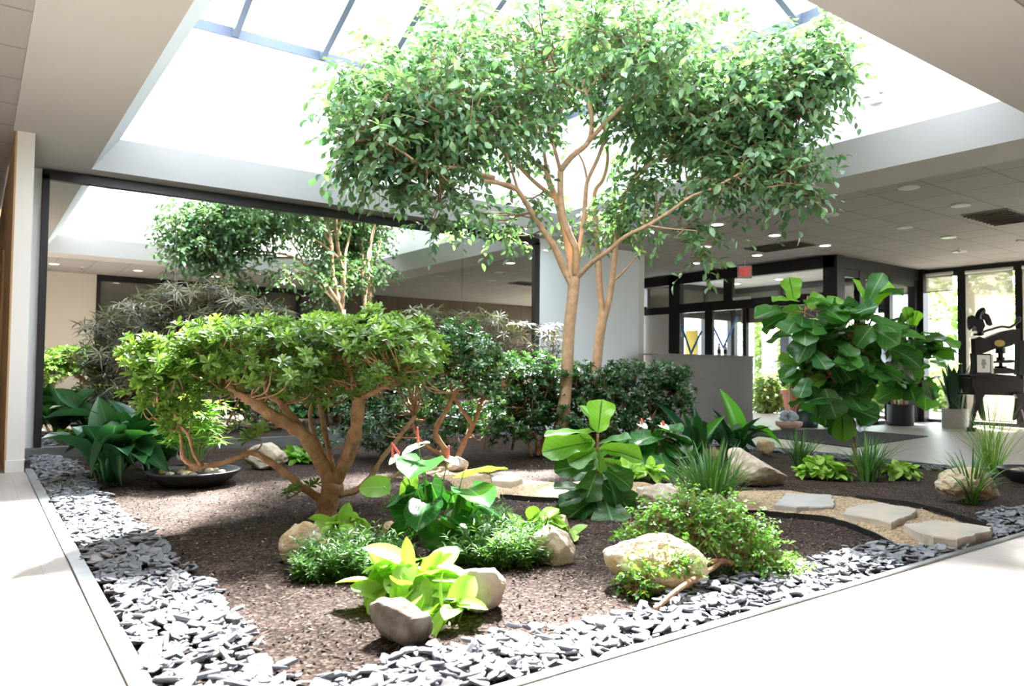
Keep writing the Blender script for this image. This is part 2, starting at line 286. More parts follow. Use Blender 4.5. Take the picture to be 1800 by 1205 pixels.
class LC:
    """leaf collector (numpy): many small leaves as ONE mesh"""
    def __init__(s): s.V = []; s.F = []; s.U = []; s.R = []; s.n = 0
    def add(s, tpl, pos, xd, zd, sx, sy=None, rnd=None):
        tv, tf, tu = tpl; pos = np.atleast_2d(pos); n = len(pos)
        xd = nrm(np.atleast_2d(xd)); zd = np.atleast_2d(zd); zd = nrm(zd-np.sum(zd*xd, 1, keepdims=True)*xd); yd = np.cross(zd, xd)
        sx = np.broadcast_to(np.asarray(sx, float), (n,)); sy = sx if sy is None else np.broadcast_to(np.asarray(sy, float), (n,))
        v = pos[:, None, :] + tv[None, :, 0, None]*xd[:, None]*sx[:, None, None] + tv[None, :, 1, None]*yd[:, None]*sy[:, None, None] + tv[None, :, 2, None]*zd[:, None]*sx[:, None, None]
        k = len(tv); f = tf[None]+(np.arange(n)*k)[:, None, None]+s.n
        s.V.append(v.reshape(-1, 3)); s.F.append(f.reshape(-1, 4)); s.U.append(np.tile(tu[tf.reshape(-1)], (n, 1)))
        rnd = np.random.rand(n) if rnd is None else np.broadcast_to(np.asarray(rnd, float), (n,))
        s.R.append(np.repeat(rnd, len(tf))); s.n += n*k
    def build(s, name, m, parent=None, loc=(0, 0, 0), keep=None):
        V = np.concatenate(s.V); F = np.concatenate(s.F); U = np.concatenate(s.U); R = np.concatenate(s.R)
        loc = np.array(parent['_base']) if parent is not None else np.asarray(loc, float)
        V = V-loc; me = bpy.data.meshes.new(name); nf = len(F)
        me.vertices.add(len(V)); me.vertices.foreach_set('co', V.astype(np.float32).ravel())
        me.loops.add(nf*4); me.loops.foreach_set('vertex_index', F.astype(np.int32).ravel())
        me.polygons.add(nf); me.polygons.foreach_set('loop_start', np.arange(0, nf*4, 4, dtype=np.int32)); me.polygons.foreach_set('loop_total', np.full(nf, 4, np.int32))
        me.polygons.foreach_set('use_smooth', np.ones(nf, bool))
        uv = me.uv_layers.new(name='UVMap'); uv.data.foreach_set('uv', U.astype(np.float32).ravel())
        a = me.attributes.new('rnd', 'FLOAT', 'FACE'); a.data.foreach_set('value', R.astype(np.float32))
        me.update(calc_edges=True); me.validate(); me.materials.append(m)
        o = bpy.data.objects.new(name, me); C.objects.link(o)
        o['_base'] = [float(x) for x in loc]
        if parent is not None: o.parent = parent
        else: o.location = tuple(loc)
        return o
def tpl(prof, nl=3, nw=2, cup=0.12, droop=0.15, wave=0.0, twist=0.0, fold=0.0, heart=0.0):
    """leaf along +x, length 1, half width prof(t); cup raises the edges, droop bends the tip down"""
    T = np.linspace(0, 1, nl+1); S = np.linspace(-1, 1, nw+1); v = []; u = []
    for t in T:
        w = prof(t)
        for s in S:
            x = t-heart*abs(s)**1.5*max(0, (1-t*2.2))
            z = cup*w*abs(s)**1.6*2+fold*w*abs(s)-droop*t*t+wave*abs(s)*math.sin(t*15+(1.5 if s > 0 else 0))
            v.append((x-0.25*droop*t*t*abs(droop), w*s, z)); u.append((t, s))
    f = [(i*(nw+1)+j, (i+1)*(nw+1)+j, (i+1)*(nw+1)+j+1, i*(nw+1)+j+1) for i in range(nl) for j in range(nw)]
    return np.array(v), np.array(f), np.array(u)
elli = lambda wd, sk=1.0: (lambda t: wd*max(0.0, math.sin(math.pi*min(1, max(0, t))**sk))**0.85+0.004)
def P_heart(t): return 0.46*(max(0, 1-((t-0.32)/0.68)**2)**0.75 if t > 0.32 else (0.62+0.38*math.sin(t/0.32*math.pi/2)))*(1 if t < .98 else .2)
def P_fiddle(t): return float(np.interp(t, [0, .05, .15, .3, .42, .6, .75, .88, .96, 1], [.03, .17, .27, .31, .30, .39, .46, .43, .28, .08]))
def P_strap(t): return 0.5*(1-t)**0.55*(0.55+0.45*min(1, t*4)) if t < 1 else 0.01
T_small = [tpl(elli(0.25), 4, 2, .2, .12), tpl(elli(0.27), 4, 2, .1, .3), tpl(elli(0.22), 4, 2, .3, .0)]
P_obov = lambda t: 0.02 if t <= 0 else (0.25*t**.9*(1-t**7)**.5+(.07 if t >= .99 else .015))
T_obov = [tpl(P_obov, 4, 2, .25, .05), tpl(P_obov, 4, 2, .15, .22)]
T_nar = [tpl(elli(0.09), 2, 2, .2, .2), tpl(elli(0.08), 2, 2, .2, .45)]
T_ara = [tpl(elli(0.050), 3, 2, .2, .2), tpl(elli(0.042), 3, 2, .2, .45)]
T_lanc = [tpl(elli(0.5, .85), 9, 4, .08, .25, fold=.25), tpl(elli(0.5, .85), 9, 4, .10, .5, fold=.2), tpl(elli(0.5, .8), 9, 4, .05, .1, fold=.3)]
T_heart = [tpl(P_heart, 10, 8, .10, .16, wave=.015, heart=.30), tpl(P_heart, 10, 8, .22, .05, wave=.02, heart=.30), tpl(P_heart, 10, 8, -.06, .28, wave=.02, heart=.26)]
T_lheart = [tpl(lambda t: P_heart(t)*.9, 6, 4, .12, .22, heart=.2), tpl(lambda t: P_heart(t)*.8, 6, 4, .2, .1, heart=.2)]
T_fid = [tpl(P_fiddle, 10, 6, .10, .18, wave=.030), tpl(P_fiddle, 10, 6, .20, .35, wave=.035), tpl(P_fiddle, 10, 6, .05, .05, wave=.025)]

rs = np.random.RandomState(7); np.random.seed(11); random.seed(5)
def smooth(pts, n=4):
    p = np.asarray(pts, float)
    if len(p) < 3: return np.array([p[0]+(p[1]-p[0])*k/n for k in range(n+1)])
    q = np.vstack([2*p[0]-p[1], p, 2*p[-1]-p[-2]]); out = []
    for i in range(1, len(q)-2):
        for k in range(n):
            t = k/n; a, b, c, d = q[i-1:i+3]
            out.append(0.5*((2*b)+(-a+c)*t+(2*a-5*b+4*c-d)*t*t+(-a+3*b-3*c+d)*t**3))
    out.append(p[-1]); return np.array(out)
def branch(mb, pp, r0, r1, sides=8, n=4, knob=0.0):
    """pp = [(px, py, D), ...] a limb through points of the place seen at those pixels, D metres ahead"""
    pts = smooth([P(*q) for q in pp], n); L = len(pts); rad = [r0+(r1-r0)*(k/(L-1))**0.8 for k in range(L)]
    if knob: rad = [r*(1+knob*math.sin(k*2.1)*rs.rand()) for k, r in enumerate(rad)]
    mb.tube(pts, rad, sides); return pts
def randdir(n, zb=0.0):
    v = rs.normal(size=(n, 3)); v[:, 2] += zb; return nrm(v)
WELL = lambda p: (p[..., 2] < 3.05) | ((p[..., 0] > 1.45) & (p[..., 0] < 7.38) & (p[..., 1] < 9.0) & (p[..., 1] > 2.85) & (p[..., 2] > 3.0))

# ================================================================== THE SETTING
HC = 3.17                                   # ceiling
OX0, OX1, OY0, OY1 = 1.0, 7.75, 2.47, 9.40  # opening in the ceiling
BD, BR = 0.24, 0.32                         # the sloped band: inward, upward
WX0, WX1, WY0, WY1 = OX0+BD, OX1-BD, OY0+BD, OY1-BD
ZB, ZE = HC+BR, 4.97                        # top of band, eave of the glass roof
YM = 9.70                                   # mirror wall
XW = 16.2                                   # window wall
XS, YS = 12.85, 7.60                        # entry screen and its corner
def S(name, mb, m, **k): return structure(mb.build(name, m, **k))

# floors and ground
fl = MB()
fl.box((-2.2, -1.1, -0.12), (0.42, 14.2, 0.0)).box((0.42, -1.1, -0.12), (XW, 1.915, 0.0)).box((8.62, 1.915, -0.12), (XW, 12.7, 0.0)).box((0.42, YM+0.02, -0.12), (8.62, 12.7, 0.0))
S('floor', fl, M['floor'])
# bed soil: undulating sheet
mb = MB(); nx, ny = 110, 110; x0, x1, y0, y1 = 0.43, 8.62, 1.93, YM
def soil_z(x, y):
    e = min(x-x0, x1-x, y-y0, y1-y); k = min(1, max(0, e/0.7))
    return -0.035+k*(0.035+0.028*mnoise.noise(Vector((x*0.9, y*0.9, 0)))+0.012*mnoise.noise(Vector((x*4, y*4, 3)))+0.007*mnoise.noise(Vector((x*13, y*13, 7))))
nx = ny = 190
vs = [(x0+(x1-x0)*i/nx, y0+(y1-y0)*j/ny, 0) for j in range(ny+1) for i in range(nx+1)]
vs = [(a, b, soil_z(a, b)) for a, b, c in vs]
mb.add(vs, [(j*(nx+1)+i, j*(nx+1)+i+1, (j+1)*(nx+1)+i+1, (j+1)*(nx+1)+i) for j in range(ny) for i in range(nx)])
o = S('ground', mb, M['soil'], smooth=True)
# steel edging of the bed
e = MB(); e.box((0.42, 1.915, -0.1), (0.485, 8.42, 0.012))
o = e.build('steel_edging', M['steel'], loc=(0.45, 5, 0)); tag(o, 'flat brushed steel edging strip along the corridor side of the planting bed', 'edging', 'steel edging of the bed')
e = MB(); e.box((0.50, 1.915, -0.1), (8.62, 1.945, 0.012))
o = e.build('steel_edging', M['steel'], loc=(4, 1.93, 0)); tag(o, 'thin steel edging strip between the slate chips and the sunlit near floor', 'edging', 'steel edging of the bed')
e = MB(); e.box((0.42, YM-0.05, -0.1), (7.6, YM-0.015, 0.085))
o = e.build('steel_edging', M['steel'], loc=(4, YM-.03, 0)); tag(o, 'upright steel curb under the large wall mirror', 'edging', 'steel edging of the bed')
e = MB(); e.box((8.60, 1.915, -0.1), (8.63, YM-0.05, 0.012))
o = e.build('steel_edging', M['steel'], loc=(8.6, 5, 0)); tag(o, 'thin steel edging strip between the bed and the lobby floor', 'edging', 'steel edging of the bed')

# ceilings
c = MB(); c.box((-2.2, -1.1, HC+0.01), (0.26, 14.2, HC+0.15)).box((0.26, -1.1, HC+0.01), (XW+0.2, 1.76, HC+0.15)).box((8.48, 1.76, HC+0.01), (XW+0.2, 12.7, HC+0.15)).box((0.26, YM+.01, HC+0.01), (8.48, 12.7, HC+0.15))
S('ceiling', c, M['tiles'])
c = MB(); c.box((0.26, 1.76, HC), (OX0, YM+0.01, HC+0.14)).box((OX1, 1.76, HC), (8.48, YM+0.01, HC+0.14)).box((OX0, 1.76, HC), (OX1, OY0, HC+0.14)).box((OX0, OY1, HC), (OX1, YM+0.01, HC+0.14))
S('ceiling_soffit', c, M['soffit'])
c = MB(); c.box((0.235, -1.1, HC-0.012), (0.262, 8.25, HC+0.02)).box((8.478, 1.76, HC-0.004), (8.495, 9.4, HC+0.02)).box((0.26, 1.745, HC-0.004), (8.48, 1.765, HC+0.02))
S('trim_1', c, M['soffit'])
b = MB()
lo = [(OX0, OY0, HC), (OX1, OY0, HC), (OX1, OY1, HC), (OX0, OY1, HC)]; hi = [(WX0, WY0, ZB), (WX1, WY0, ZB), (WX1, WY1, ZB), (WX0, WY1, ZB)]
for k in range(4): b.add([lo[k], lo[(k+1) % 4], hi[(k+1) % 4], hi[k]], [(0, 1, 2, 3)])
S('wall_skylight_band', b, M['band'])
for nm, a, q in (('wall_skylight_far', (WX0-.15, WY1, ZB), (WX1+.15, WY1+.15, ZE)), ('wall_skylight_near', (WX0-.15, WY0-.15, ZB), (WX1+.15, WY0, ZE)),
                 ('wall_skylight_left', (WX0-.15, WY0, ZB), (WX0, WY1, ZE)), ('wall_skylight_right', (WX1, WY0, ZB), (WX1+.15, WY1, ZE))):
    S(nm, MB().box(a, q), M['well'])
# glass roof: pyramid on an eave frame
PT = math.tan(math.radians(24)); CX, CY = (WX0+WX1)/2, (WY0+WY1)/2; HX, HY = (WX1-WX0)/2, (WY1-WY0)/2
sky = thing('window_roof', (CX, CY, ZE), None, None); structure(sky)
f = MB(); t = 0.07
f.box((WX0-t, WY1-0.02, ZE-0.02), (WX1+t, WY1+t, ZE+0.10)).box((WX0-t, WY0-t, ZE-0.02), (WX1+t, WY0+0.02, ZE+0.10)).box((WX0-t, WY0, ZE-0.02), (WX0+0.02, WY1, ZE+0.10)).box((WX1-0.02, WY0, ZE-0.02), (WX1+t, WY1, ZE+0.10))
f.build('frame', M['bluegrey'], sky)
ridge = HX*PT; yr0, yr1 = WY0+HX, WY1-HX
A0, A1 = np.array([CX, yr0, ZE+.08+ridge]), np.array([CX, yr1, ZE+.08+ridge])
def rafter(p, q, w=0.075, h=0.16):
    MB().beam(p, q, w, h).build('rafter', M['bluegrey'], sky)
rafter(A0-np.array([0, .02, 0]), A1+np.array([0, .02, 0]))
for cx_, cy_, ap in ((WX0, WY0, A0), (WX1, WY0, A0), (WX1, WY1, A1), (WX0, WY1, A1)): rafter((cx_, cy_, ZE+.06), ap)
for x in (2.44, 3.53, 4.375, 5.3, 6.35):
    run = HX-abs(x-CX)
    for y, sgn in ((WY1, -1), (WY0, 1)): rafter((x, y, ZE+.06), (x, y+sgn*run, ZE+.06+run*PT))
for y in (3.75, 4.87, 6.0, 7.13, 8.2):
    run = min(HX, y-WY0, WY1-y)
    for x, sgn in ((WX0, 1), (WX1, -1)): rafter((x, y, ZE+.06), (x+sgn*run, y, ZE+.06+run*PT))
g = MB(); z = ZE+.13; up = np.array([0, 0, .05])
g.add([(WX0, WY0, z), (WX1, WY0, z), A0+up], [(0, 1, 2)]).add([(WX1, WY1, z), (WX0, WY1, z), A1+up], [(0, 1, 2)]).add([(WX1, WY0, z), (WX1, WY1, z), A1+up, A0+up], [(0, 1, 2, 3)]).add([(WX0, WY1, z), (WX0, WY0, z), A0+up, A1+up], [(0, 1, 2, 3)])
g.build('glass_pane', M['skyglass'], sky)

# walls
S('wall_mirror_side', MB().box((0.41, YM+0.02, 0), (7.50, YM+0.2, HC)), M['white'])
S('wall_pillar_white', MB().box((7.50, YM-0.04, 0), (9.83, YM+0.25, HC)), M['pillar'])
S('wall_pillar_return', MB().box((9.83, YM+0.10, 0), (10.12, 12.6, HC)), M['white'])
S('wall_left', MB().box((0.27, 8.28, 0), (0.41, YM+0.2, HC)), M['white'])
S('wall_corridor', MB().box((0.255, 8.283, 0), (0.27, 14.0, HC)), M['tan'])
S('baseboard_left', MB().box((0.262, 8.262, 0), (0.418, 8.28, 0.11)).box((0.41, 8.262, 0), (0.418, 8.45, 0.11)), M['white'])
dr = thing('door_1', (0.24, 11.5, 0), None, None); structure(dr)
MB().box((0.235, 10.3, 0), (0.254, 11.3, 2.3)).build('door_panel', M['tan'], dr)
MB().tube([(0.235, 10.42, 0.85), (0.19, 10.42, 0.88), (0.19, 10.42, 1.30), (0.235, 10.42, 1.33)], 0.012, 8).build('door_handle', M['black'], dr)
S('wall_corridor_end', MB().box((-2.2, 14.0, 0), (0.41, 14.2, HC)), M['beige'])
S('wall_corridor_side', MB().box((-2.3, -1.1, 0), (-2.2, 14.2, HC)), M['beige'])
S('wall_behind_left', MB().box((-2.2, -1.2, 0), (2.35, -1.0, HC)), M['beige'])
S('wall_behind_right', MB().box((8.8, -1.2, 0), (XW+.2, -1.0, HC)), M['brown'])
# office front behind the viewpoint, seen in the mirror
of = thing('window_office', (5.5, -1.0, 0), None, None); structure(of)
MB().box((2.35, -1.12, 0.06), (8.8, -1.08, 3.05)).build('glass_pane', M['darkglass'], of)
f = MB().box((2.35, -1.15, 3.03), (8.8, -1.0, HC)).box((2.35, -1.15, 0), (8.8, -1.0, 0.08))
for x in (2.35, 4.05, 5.4, 6.25, 7.3, 8.72): f.box((x, -1.15, 0), (x+0.09, -0.99, 3.06))
f.build('frame', M['black'], of)
S('wall_lobby_back', MB().box((10.12, 12.5, 0), (XS-.06, 12.7, HC)), M['white'])
# the mirror
mi = thing('wall_mirror', (4.0, YM, 0.1), 'huge wall mirror of four tall panels in a dark frame reflecting the garden', 'mirror')
xs = [0.56]+[float(aty(px, 500, YM)[0]) for px in (307, 635, 812)]+[7.47]
for k in range(4): MB().box((xs[k]+.003, YM-0.008, 0.085), (xs[k+1]-.003, YM+0.012, 3.06)).build('mirror_panel', M['mirror'], mi)
f = MB().box((0.555, YM-0.05, 3.045), (7.52, YM+0.015, 3.155)).box((0.555, YM-0.05, 0.085), (0.63, YM+0.015, 3.1)).box((7.42, YM-0.05, 0.085), (7.53, YM+0.015, 3.1))
f.build('frame', M['black'], mi, bevel=0.006)

# window wall (X = XW) and the lobby's side screen
def glazing(name, a, b, z0, z1, head=0.16, sill=0.07, th=0.1, post=0.1, panes=1, gm='glass'):
    """framed glass between plan points a and b"""
    a = np.array([*a, 0.0]); b = np.array([*b, 0.0]); d = nrm(b-a); nn = np.array([-d[1], d[0], 0]); L = np.linalg.norm(b-a)
    w = thing(name, (a+b)/2, None, None); structure(w); f = MB(); mid = (a+b)/2
    f.obox(mid+UP*(z1-head/2), d, nn, UP, L/2, th/2, head/2).obox(mid+UP*(z0+sill/2), d, nn, UP, L/2, th/2, sill/2)
    for k in range(panes+1): f.obox(a+d*(post/2+(L-post)*k/panes)+UP*(z0+z1)/2, d, nn, UP, post/2, th/2+.01, (z1-z0)/2-.002)
    f.build('frame', M['black'], w)
    MB().obox(mid+UP*((z0+z1)/2), d, nn, UP, L/2-.02, 0.004, (z1-z0)/2-.03).build('glass_pane', M[gm], w)
    return w
ys = [8.15, 6.83, 5.82, 4.80, 3.78, 2.76, 1.74, 0.72, -0.3, -1.0]
for k in range(len(ys)-1): glazing('window_%d' % (k+1), (XW, ys[k]), (XW, ys[k+1]), 0, HC, post=0.07 if k else 0.09)
S('trim_2', MB().box((XS+.1, YS-.02, HC-.22), (XW, YS+.14, HC)).box((XW-.25, YS-.1, 0), (XW-.02, YS+.45, HC)), M['black'])   # dark head and post
glazing('window_11', (XS+.12, YS+.06), (13.75, YS+.06), 0, HC-.2, post=0.08)
glazing('window_12', (13.75, YS+.06), (XW-.25, YS+.06), 0, HC-.2, panes=2, post=0.13)
# entry screen (X = XS): dark posts, transom, glass over and beside the doorway
S('trim_3', MB().box((XS-.06, YS-.06, 0), (XS+.2, YS+.22, HC)).box((XS-.06, 11.3, 0), (XS+.1, 11.62, HC)).box((XS-.06, YS, HC-.22), (XS+.1, 12.5, HC)).box((XS-.05, YS+.2, 2.30), (XS+.09, 11.3, 2.50)).box((XS-.03, 9.55, 0), (XS+.06, 9.63, 2.30)).box((XS-.03, 9.9, 2.5), (XS+.06, 10.12, HC-.2)), M['black'])
g = thing('window_13', (XS, 10.4, 0), None, None); structure(g)
MB().box((XS, 9.63, 0.05), (XS+.008, 11.3, 2.3)).build('glass_pane', M['glass'], g)
MB().box((XS, YS+.2, 2.5), (XS+.008, 11.3, HC-.22)).build('glass_pane', M['glass'], g)
MB().box((XS-.02, 9.63, 0), (XS+.05, 11.3, 0.07)).build('frame', M['black'], g)
MB().box((XS-.02, 10.42, 0.07), (XS+.05, 10.62, 2.3)).build('frame', M['black'], g)
S('wall_entry_side', MB().box((XS-.02, 11.62, 0), (XS+.1, 12.5, 2.30)), M['white'])
S('trim_4', MB().box((XS-.03, 11.62, 2.30), (XS+.1, 12.5, 2.46)), M['black'])
# outer entry wall
glazing('window_14', (XW, 12.5), (XW, 10.9), 0, 2.45, post=0.12); glazing('window_15', (XW, 10.9), (XW, 9.75), 0, 2.45, post=0.12)
d2 = glazing('door_2', (XW, 9.75), (XW, 8.15), 0, 2.45, post=0.08, head=.12)
a = atx(1413, 618, XW-.1); MB().box((XW-.13, a[1]-.05, a[2]-.11), (XW-.05, a[1]+.05, a[2]+.11)).build('door_handle', M['black'], d2)
glazing('window_17', (XS+.1, 12.5), (XW, 12.5), 0, 2.45, post=.14, panes=3, head=.12); glazing('window_18', (XS+.1, 12.5), (XW, 12.5), 2.45, HC, head=.14, panes=3, gm='darkglass')
glazing('window_16', (XW, 12.5), (XW, 8.15), 2.45, HC, head=.14, panes=3, gm='darkglass')
# exterior: ground, garden wall, hills of shrubs
S('ground_outside', MB().box((XW+.25, -14, -0.15), (60, 60, -0.05)), M['grass'])
S('ground_paving', MB().box((XW+.22, -6, -0.05), (19.5, 16, -0.012)), M['paving'])
S('wall_garden_brick', MB().box((19.7, 3, -0.05), (20.0, 8.6, 0.75)), M['brick'])
S('wall_outer', MB().box((XW+.1, 12.7, 0), (XW+.4, 16, HC+.2)), M['white'])

# ================================================================== LOBBY
ct = thing('reception_counter', (11.4, 9.45, 0), 'chest-high grey textured reception counter beside the white pillar', 'counter')
MB().box((9.85, 9.22, 0), (12.60, 9.34, 1.29)).build('front_panel', M['counter'], ct)
MB().box((9.85, 9.205, 1.29), (12.62, 9.62, 1.315)).build('counter_top', M['counter'], ct, bevel=.004)
MB().box((12.48, 9.34, 0), (12.60, 9.60, 1.29)).build('end_panel', M['counter'], ct)
# doormat
p = [atz(1330, 750), atz(1452, 752), atz(1628, 768), atz(1500, 789), atz(1352, 771)]
mt = MB(); mt.prism([(9.55, 5.40, 0.001), (12.35, 5.75, 0.001), (12.45, 7.30, 0.001), (10.1, 7.90, 0.001)], (0, 0, .012))
tag(mt.build('doormat', M['mat_'], loc=(11, 7, 0)), 'large dark walk-off mat on the lobby floor before the entrance', 'mat')
# ceiling lights
def downlight(x, y, on, label):
    t = thing('downlight', (x, y, HC), label, 'ceiling light', 'recessed lobby downlights')
    MB().lathe((x, y, HC-0.008), [(0.0, .019), (0.085, .019), (0.085, 0), (0.115, 0.002), (0.115, .019)], 24).build('trim_ring', M['ring'], t)
    MB().lathe((x, y, HC-0.010), [(0.0, .001), (0.083, .001), (0.083, .008), (0, .008)], 24).build('lamp_disc', M['lamp'] if on else M['lampoff'], t)
    return t
for x, y, on, l in ((8.83, 7.08, 1, 'glowing round downlight closest to the tree, first of its row'), (10.23, 7.08, 1, 'glowing round downlight in the middle of the three-lamp front row'),
                    (11.71, 7.12, 1, 'glowing round downlight right beside the square grey air vent'), (10.26, 8.48, 1, 'glowing round downlight half hidden by the drooping ficus twig'),
                    (11.74, 8.5, 1, 'glowing round downlight above the illuminated red sign'), (11.68, 9.91, 1, 'glowing round downlight nearest the white pillar top'),
                    (8.8, 4.29, 0, 'unlit downlight nearest the skylight band at the right'), (10.24, 4.34, 0, 'unlit downlight beside the dark rectangular ceiling vent'),
                    (11.17, 5.51, 0, 'unlit downlight between the two ceiling vents'), (12.5, 5.48, 0, 'unlit downlight near the sprinkler by the windows'), (9.5, 5.7, 0, 'unlit downlight behind the small sprinkler head'), (14.1, 6.0, 0, 'unlit downlight farthest back, near the window wall')):
    downlight(x, y, on, l)
for k, (x, y) in enumerate(((13.9, 9.0), (13.9, 10.4), (15.2, 9.0), (15.2, 10.4), (13.9, 8.1), (15.2, 11.6), (13.9, 11.7))):
    downlight(x, y, 1, ['glowing downlight in the entry vestibule just behind the red sign', 'glowing vestibule downlight behind the transom glass at its middle', 'glowing vestibule downlight near the outer doors', 'glowing vestibule downlight over the outer glazing', 'glowing vestibule downlight beside the dark corner post', 'glowing vestibule downlight in the far back corner', 'glowing vestibule downlight behind the dark left post'][k])
for k, (x, y) in enumerate(((1.35, 0.55), (3.0, 0.55), (4.7, 0.55), (6.4, 0.55), (8.1, 0.55))):
    downlight(x, y, 1, ['first of the corridor downlights seen in the mirror, nearest its frame', 'second corridor downlight from the mirror frame, reflected', 'third corridor downlight reflected, beside the reflected vent', 'fourth corridor downlight, reflected behind the tree', 'fifth corridor downlight, reflected among the trunks'][k])
def vent(x0, y0, x1, y1, label):
    t = thing('ceiling_vent', ((x0+x1)/2, (y0+y1)/2, HC), label, 'vent', 'ceiling air vents')
    MB().box((x0, y0, HC-0.004), (x1, y1, HC+.012)).build('backing', M['vent'], t)
    s = MB()
    for k in range(9): s.obox((x0+(x1-x0)*(k+.5)/9, (y0+y1)/2, HC-.010), (1, 0, .5), (0, 1, 0), (0, 0, 1), .018, (y1-y0)/2-.01, .003)
    s.build('louvre_slats', M['vent'], t)
vent(10.9, 4.05, 12.0, 4.62, 'dark rectangular ceiling vent at the right edge of the lobby ceiling'); vent(10.95, 7.15, 11.55, 8.2, 'square grey ceiling vent between the glowing downlights')
vent(3.5, 0.25, 4.35, 0.6, 'narrow dark vent in the corridor ceiling, visible only in the mirror')
def sprinkler(x, y, label):
    t = thing('sprinkler_head', (x, y, HC), label, 'sprinkler', 'ceiling sprinkler heads')
    MB().lathe((x, y, HC-.02), [(0, .03), (.035, .03), (.035, .018), (.012, .014), (.012, 0), (0, 0)], 14).build('cup', M['ring'], t)
    MB().lathe((x, y, HC-.045), [(0, 0), (.028, 0), (.028, .004), (.006, .006), (.006, .03), (0, .03)], 14).build('deflector', M['black'], t)
a = atz(1453, 381, HC); sprinkler(a[0], a[1], 'small dark sprinkler head in the ceiling before the exit sign')
a = atz(1686, 438, HC); sprinkler(a[0], a[1], 'small sprinkler head close to the window wall')
sprinkler(1.9, 0.3, 'small sprinkler head above the corridor, seen in the mirror')
S('trim_5', MB().prism([(13.6, 4.9, HC-.006), (15.6, 4.0, HC-.006), (15.62, 4.05, HC-.006), (13.62, 4.95, HC-.006)], (0, 0, .012)), M['vent'])
# small fixture on the skylight wall
a = atx(1543, 176, WX1); t = thing('emergency_light', a, 'small white twin-lamp emergency light high on the white skylight wall', 'light')
MB().box((WX1-.05, a[1]-.06, a[2]-.04), (WX1, a[1]+.06, a[2]+.04)).build('housing', M['ring'], t, bevel=.006)
for k in (-1, 1): MB().lathe((WX1-.06, a[1]+.08*k, a[2]+.03), [(0, 0), (.035, .01), (.035, .04), (0, .05)], 12).build('lamp_head', M['exitbox'], t)
# exit sign
ex = thing('exit_sign', (12.60, 9.12, 2.80), 'small illuminated red EXIT sign hung before the entry screen', 'sign')
a = P(1309, 478, 14.4); R0 = RH
n_ = np.cross(R0, UP)
MB().obox(a, R0, n_, UP, .135, .035, .125).build('housing', M['exitbox'], ex, bevel=.008)
MB().obox(a+n_*.037 if (n_@CF) < 0 else a-n_*.037, R0, n_, UP, .112, .003, .10).build('face_plate', M['exitface'], ex)
MB().tube([a+UP*.125, (a[0], a[1], HC)], .012, 8).build('stem', M['ring'], ex)
fr = a-(FH*.044); lt = MB(); h, w, s_ = .075, .042, .012
def lb(cx, cz, hx, hz, ang=0):
    X = math.cos(ang)*R0+math.sin(ang)*UP; Z = -math.sin(ang)*R0+math.cos(ang)*UP
    lt.obox(fr+R0*cx+UP*cz, X, FH, Z, hx, .003, hz)
x = -.083; lb(x-.015, 0, .006, h); [lb(x+.002, zz, .018, .008) for zz in (-h+.008, 0, h-.008)]
x = -.028; lb(x, 0, .006, h*1.08, .42); lb(x, 0, .006, h*1.08, -.42)
lb(.022, 0, .007, h)
lb(.075, 0, .006, h); lb(.075, h-.008, .027, .008)
lt.build('lettering', M['exitred'], ex)
# small sign strip on the transom
a = atx(1304, 524, XS-.06); sg = thing('notice_strip', a, 'small pale notice strip on the dark transom below the exit sign', 'sign')
MB().box((XS-.07, a[1]-.22, a[2]-.03), (XS-.052, a[1]+.22, a[2]+.03)).build('plate', M['ring'], sg)
# roller shades
def shade(name, c0, c1, z0, z1, m, label, t=.012):
    t_ = thing(name, ((c0[0]+c1[0])/2, (c0[1]+c1[1])/2, z1), label, 'window shade', 'roller shades')
    a = np.array([*c0, 0.]); b = np.array([*c1, 0.]); d = nrm(b-a); nn = np.array([-d[1], d[0], 0]); L = np.linalg.norm(b-a)
    MB().obox((a+b)/2+UP*(z0+z1)/2, d, nn, UP, L/2, .002, (z1-z0)/2).build('cloth', m, t_)
    MB().tube([a+UP*z1, b+UP*z1], .035, 10).build('roller', M['ring'], t_); MB().tube([a+UP*z0, b+UP*z0], t, 6).build('hem_bar', m if m != M['shade'] else M['tanshade'], t_)
shade('roller_shade', (XW-.12, 8.02), (XW-.12, 6.98), 2.70, 3.06, M['shade'], 'short sheer roller shade pulled a little way down the brightest window')
shade('roller_shade', (XW-.12, 6.74), (XW-.12, 5.90), .10, 3.04, M['shade'], 'long sheer beige roller shade lowered behind the black iron press')
shade('roller_shade', (XW-.12, 5.74), (XW-.12, 4.86), .10, 3.04, M['shade'], 'sheer beige roller shade at the right edge beyond the press')
a = atx(1303, 548, XS+.13); b_ = atx(1352, 548, XS+.13); shade('roller_shade', (XS+.13, a[1]), (XS+.13, b_[1]), atx(1330, 566, XS+.13)[2], 2.33, M['tanshade'], 'folded tan fabric shade hanging over the doorway')
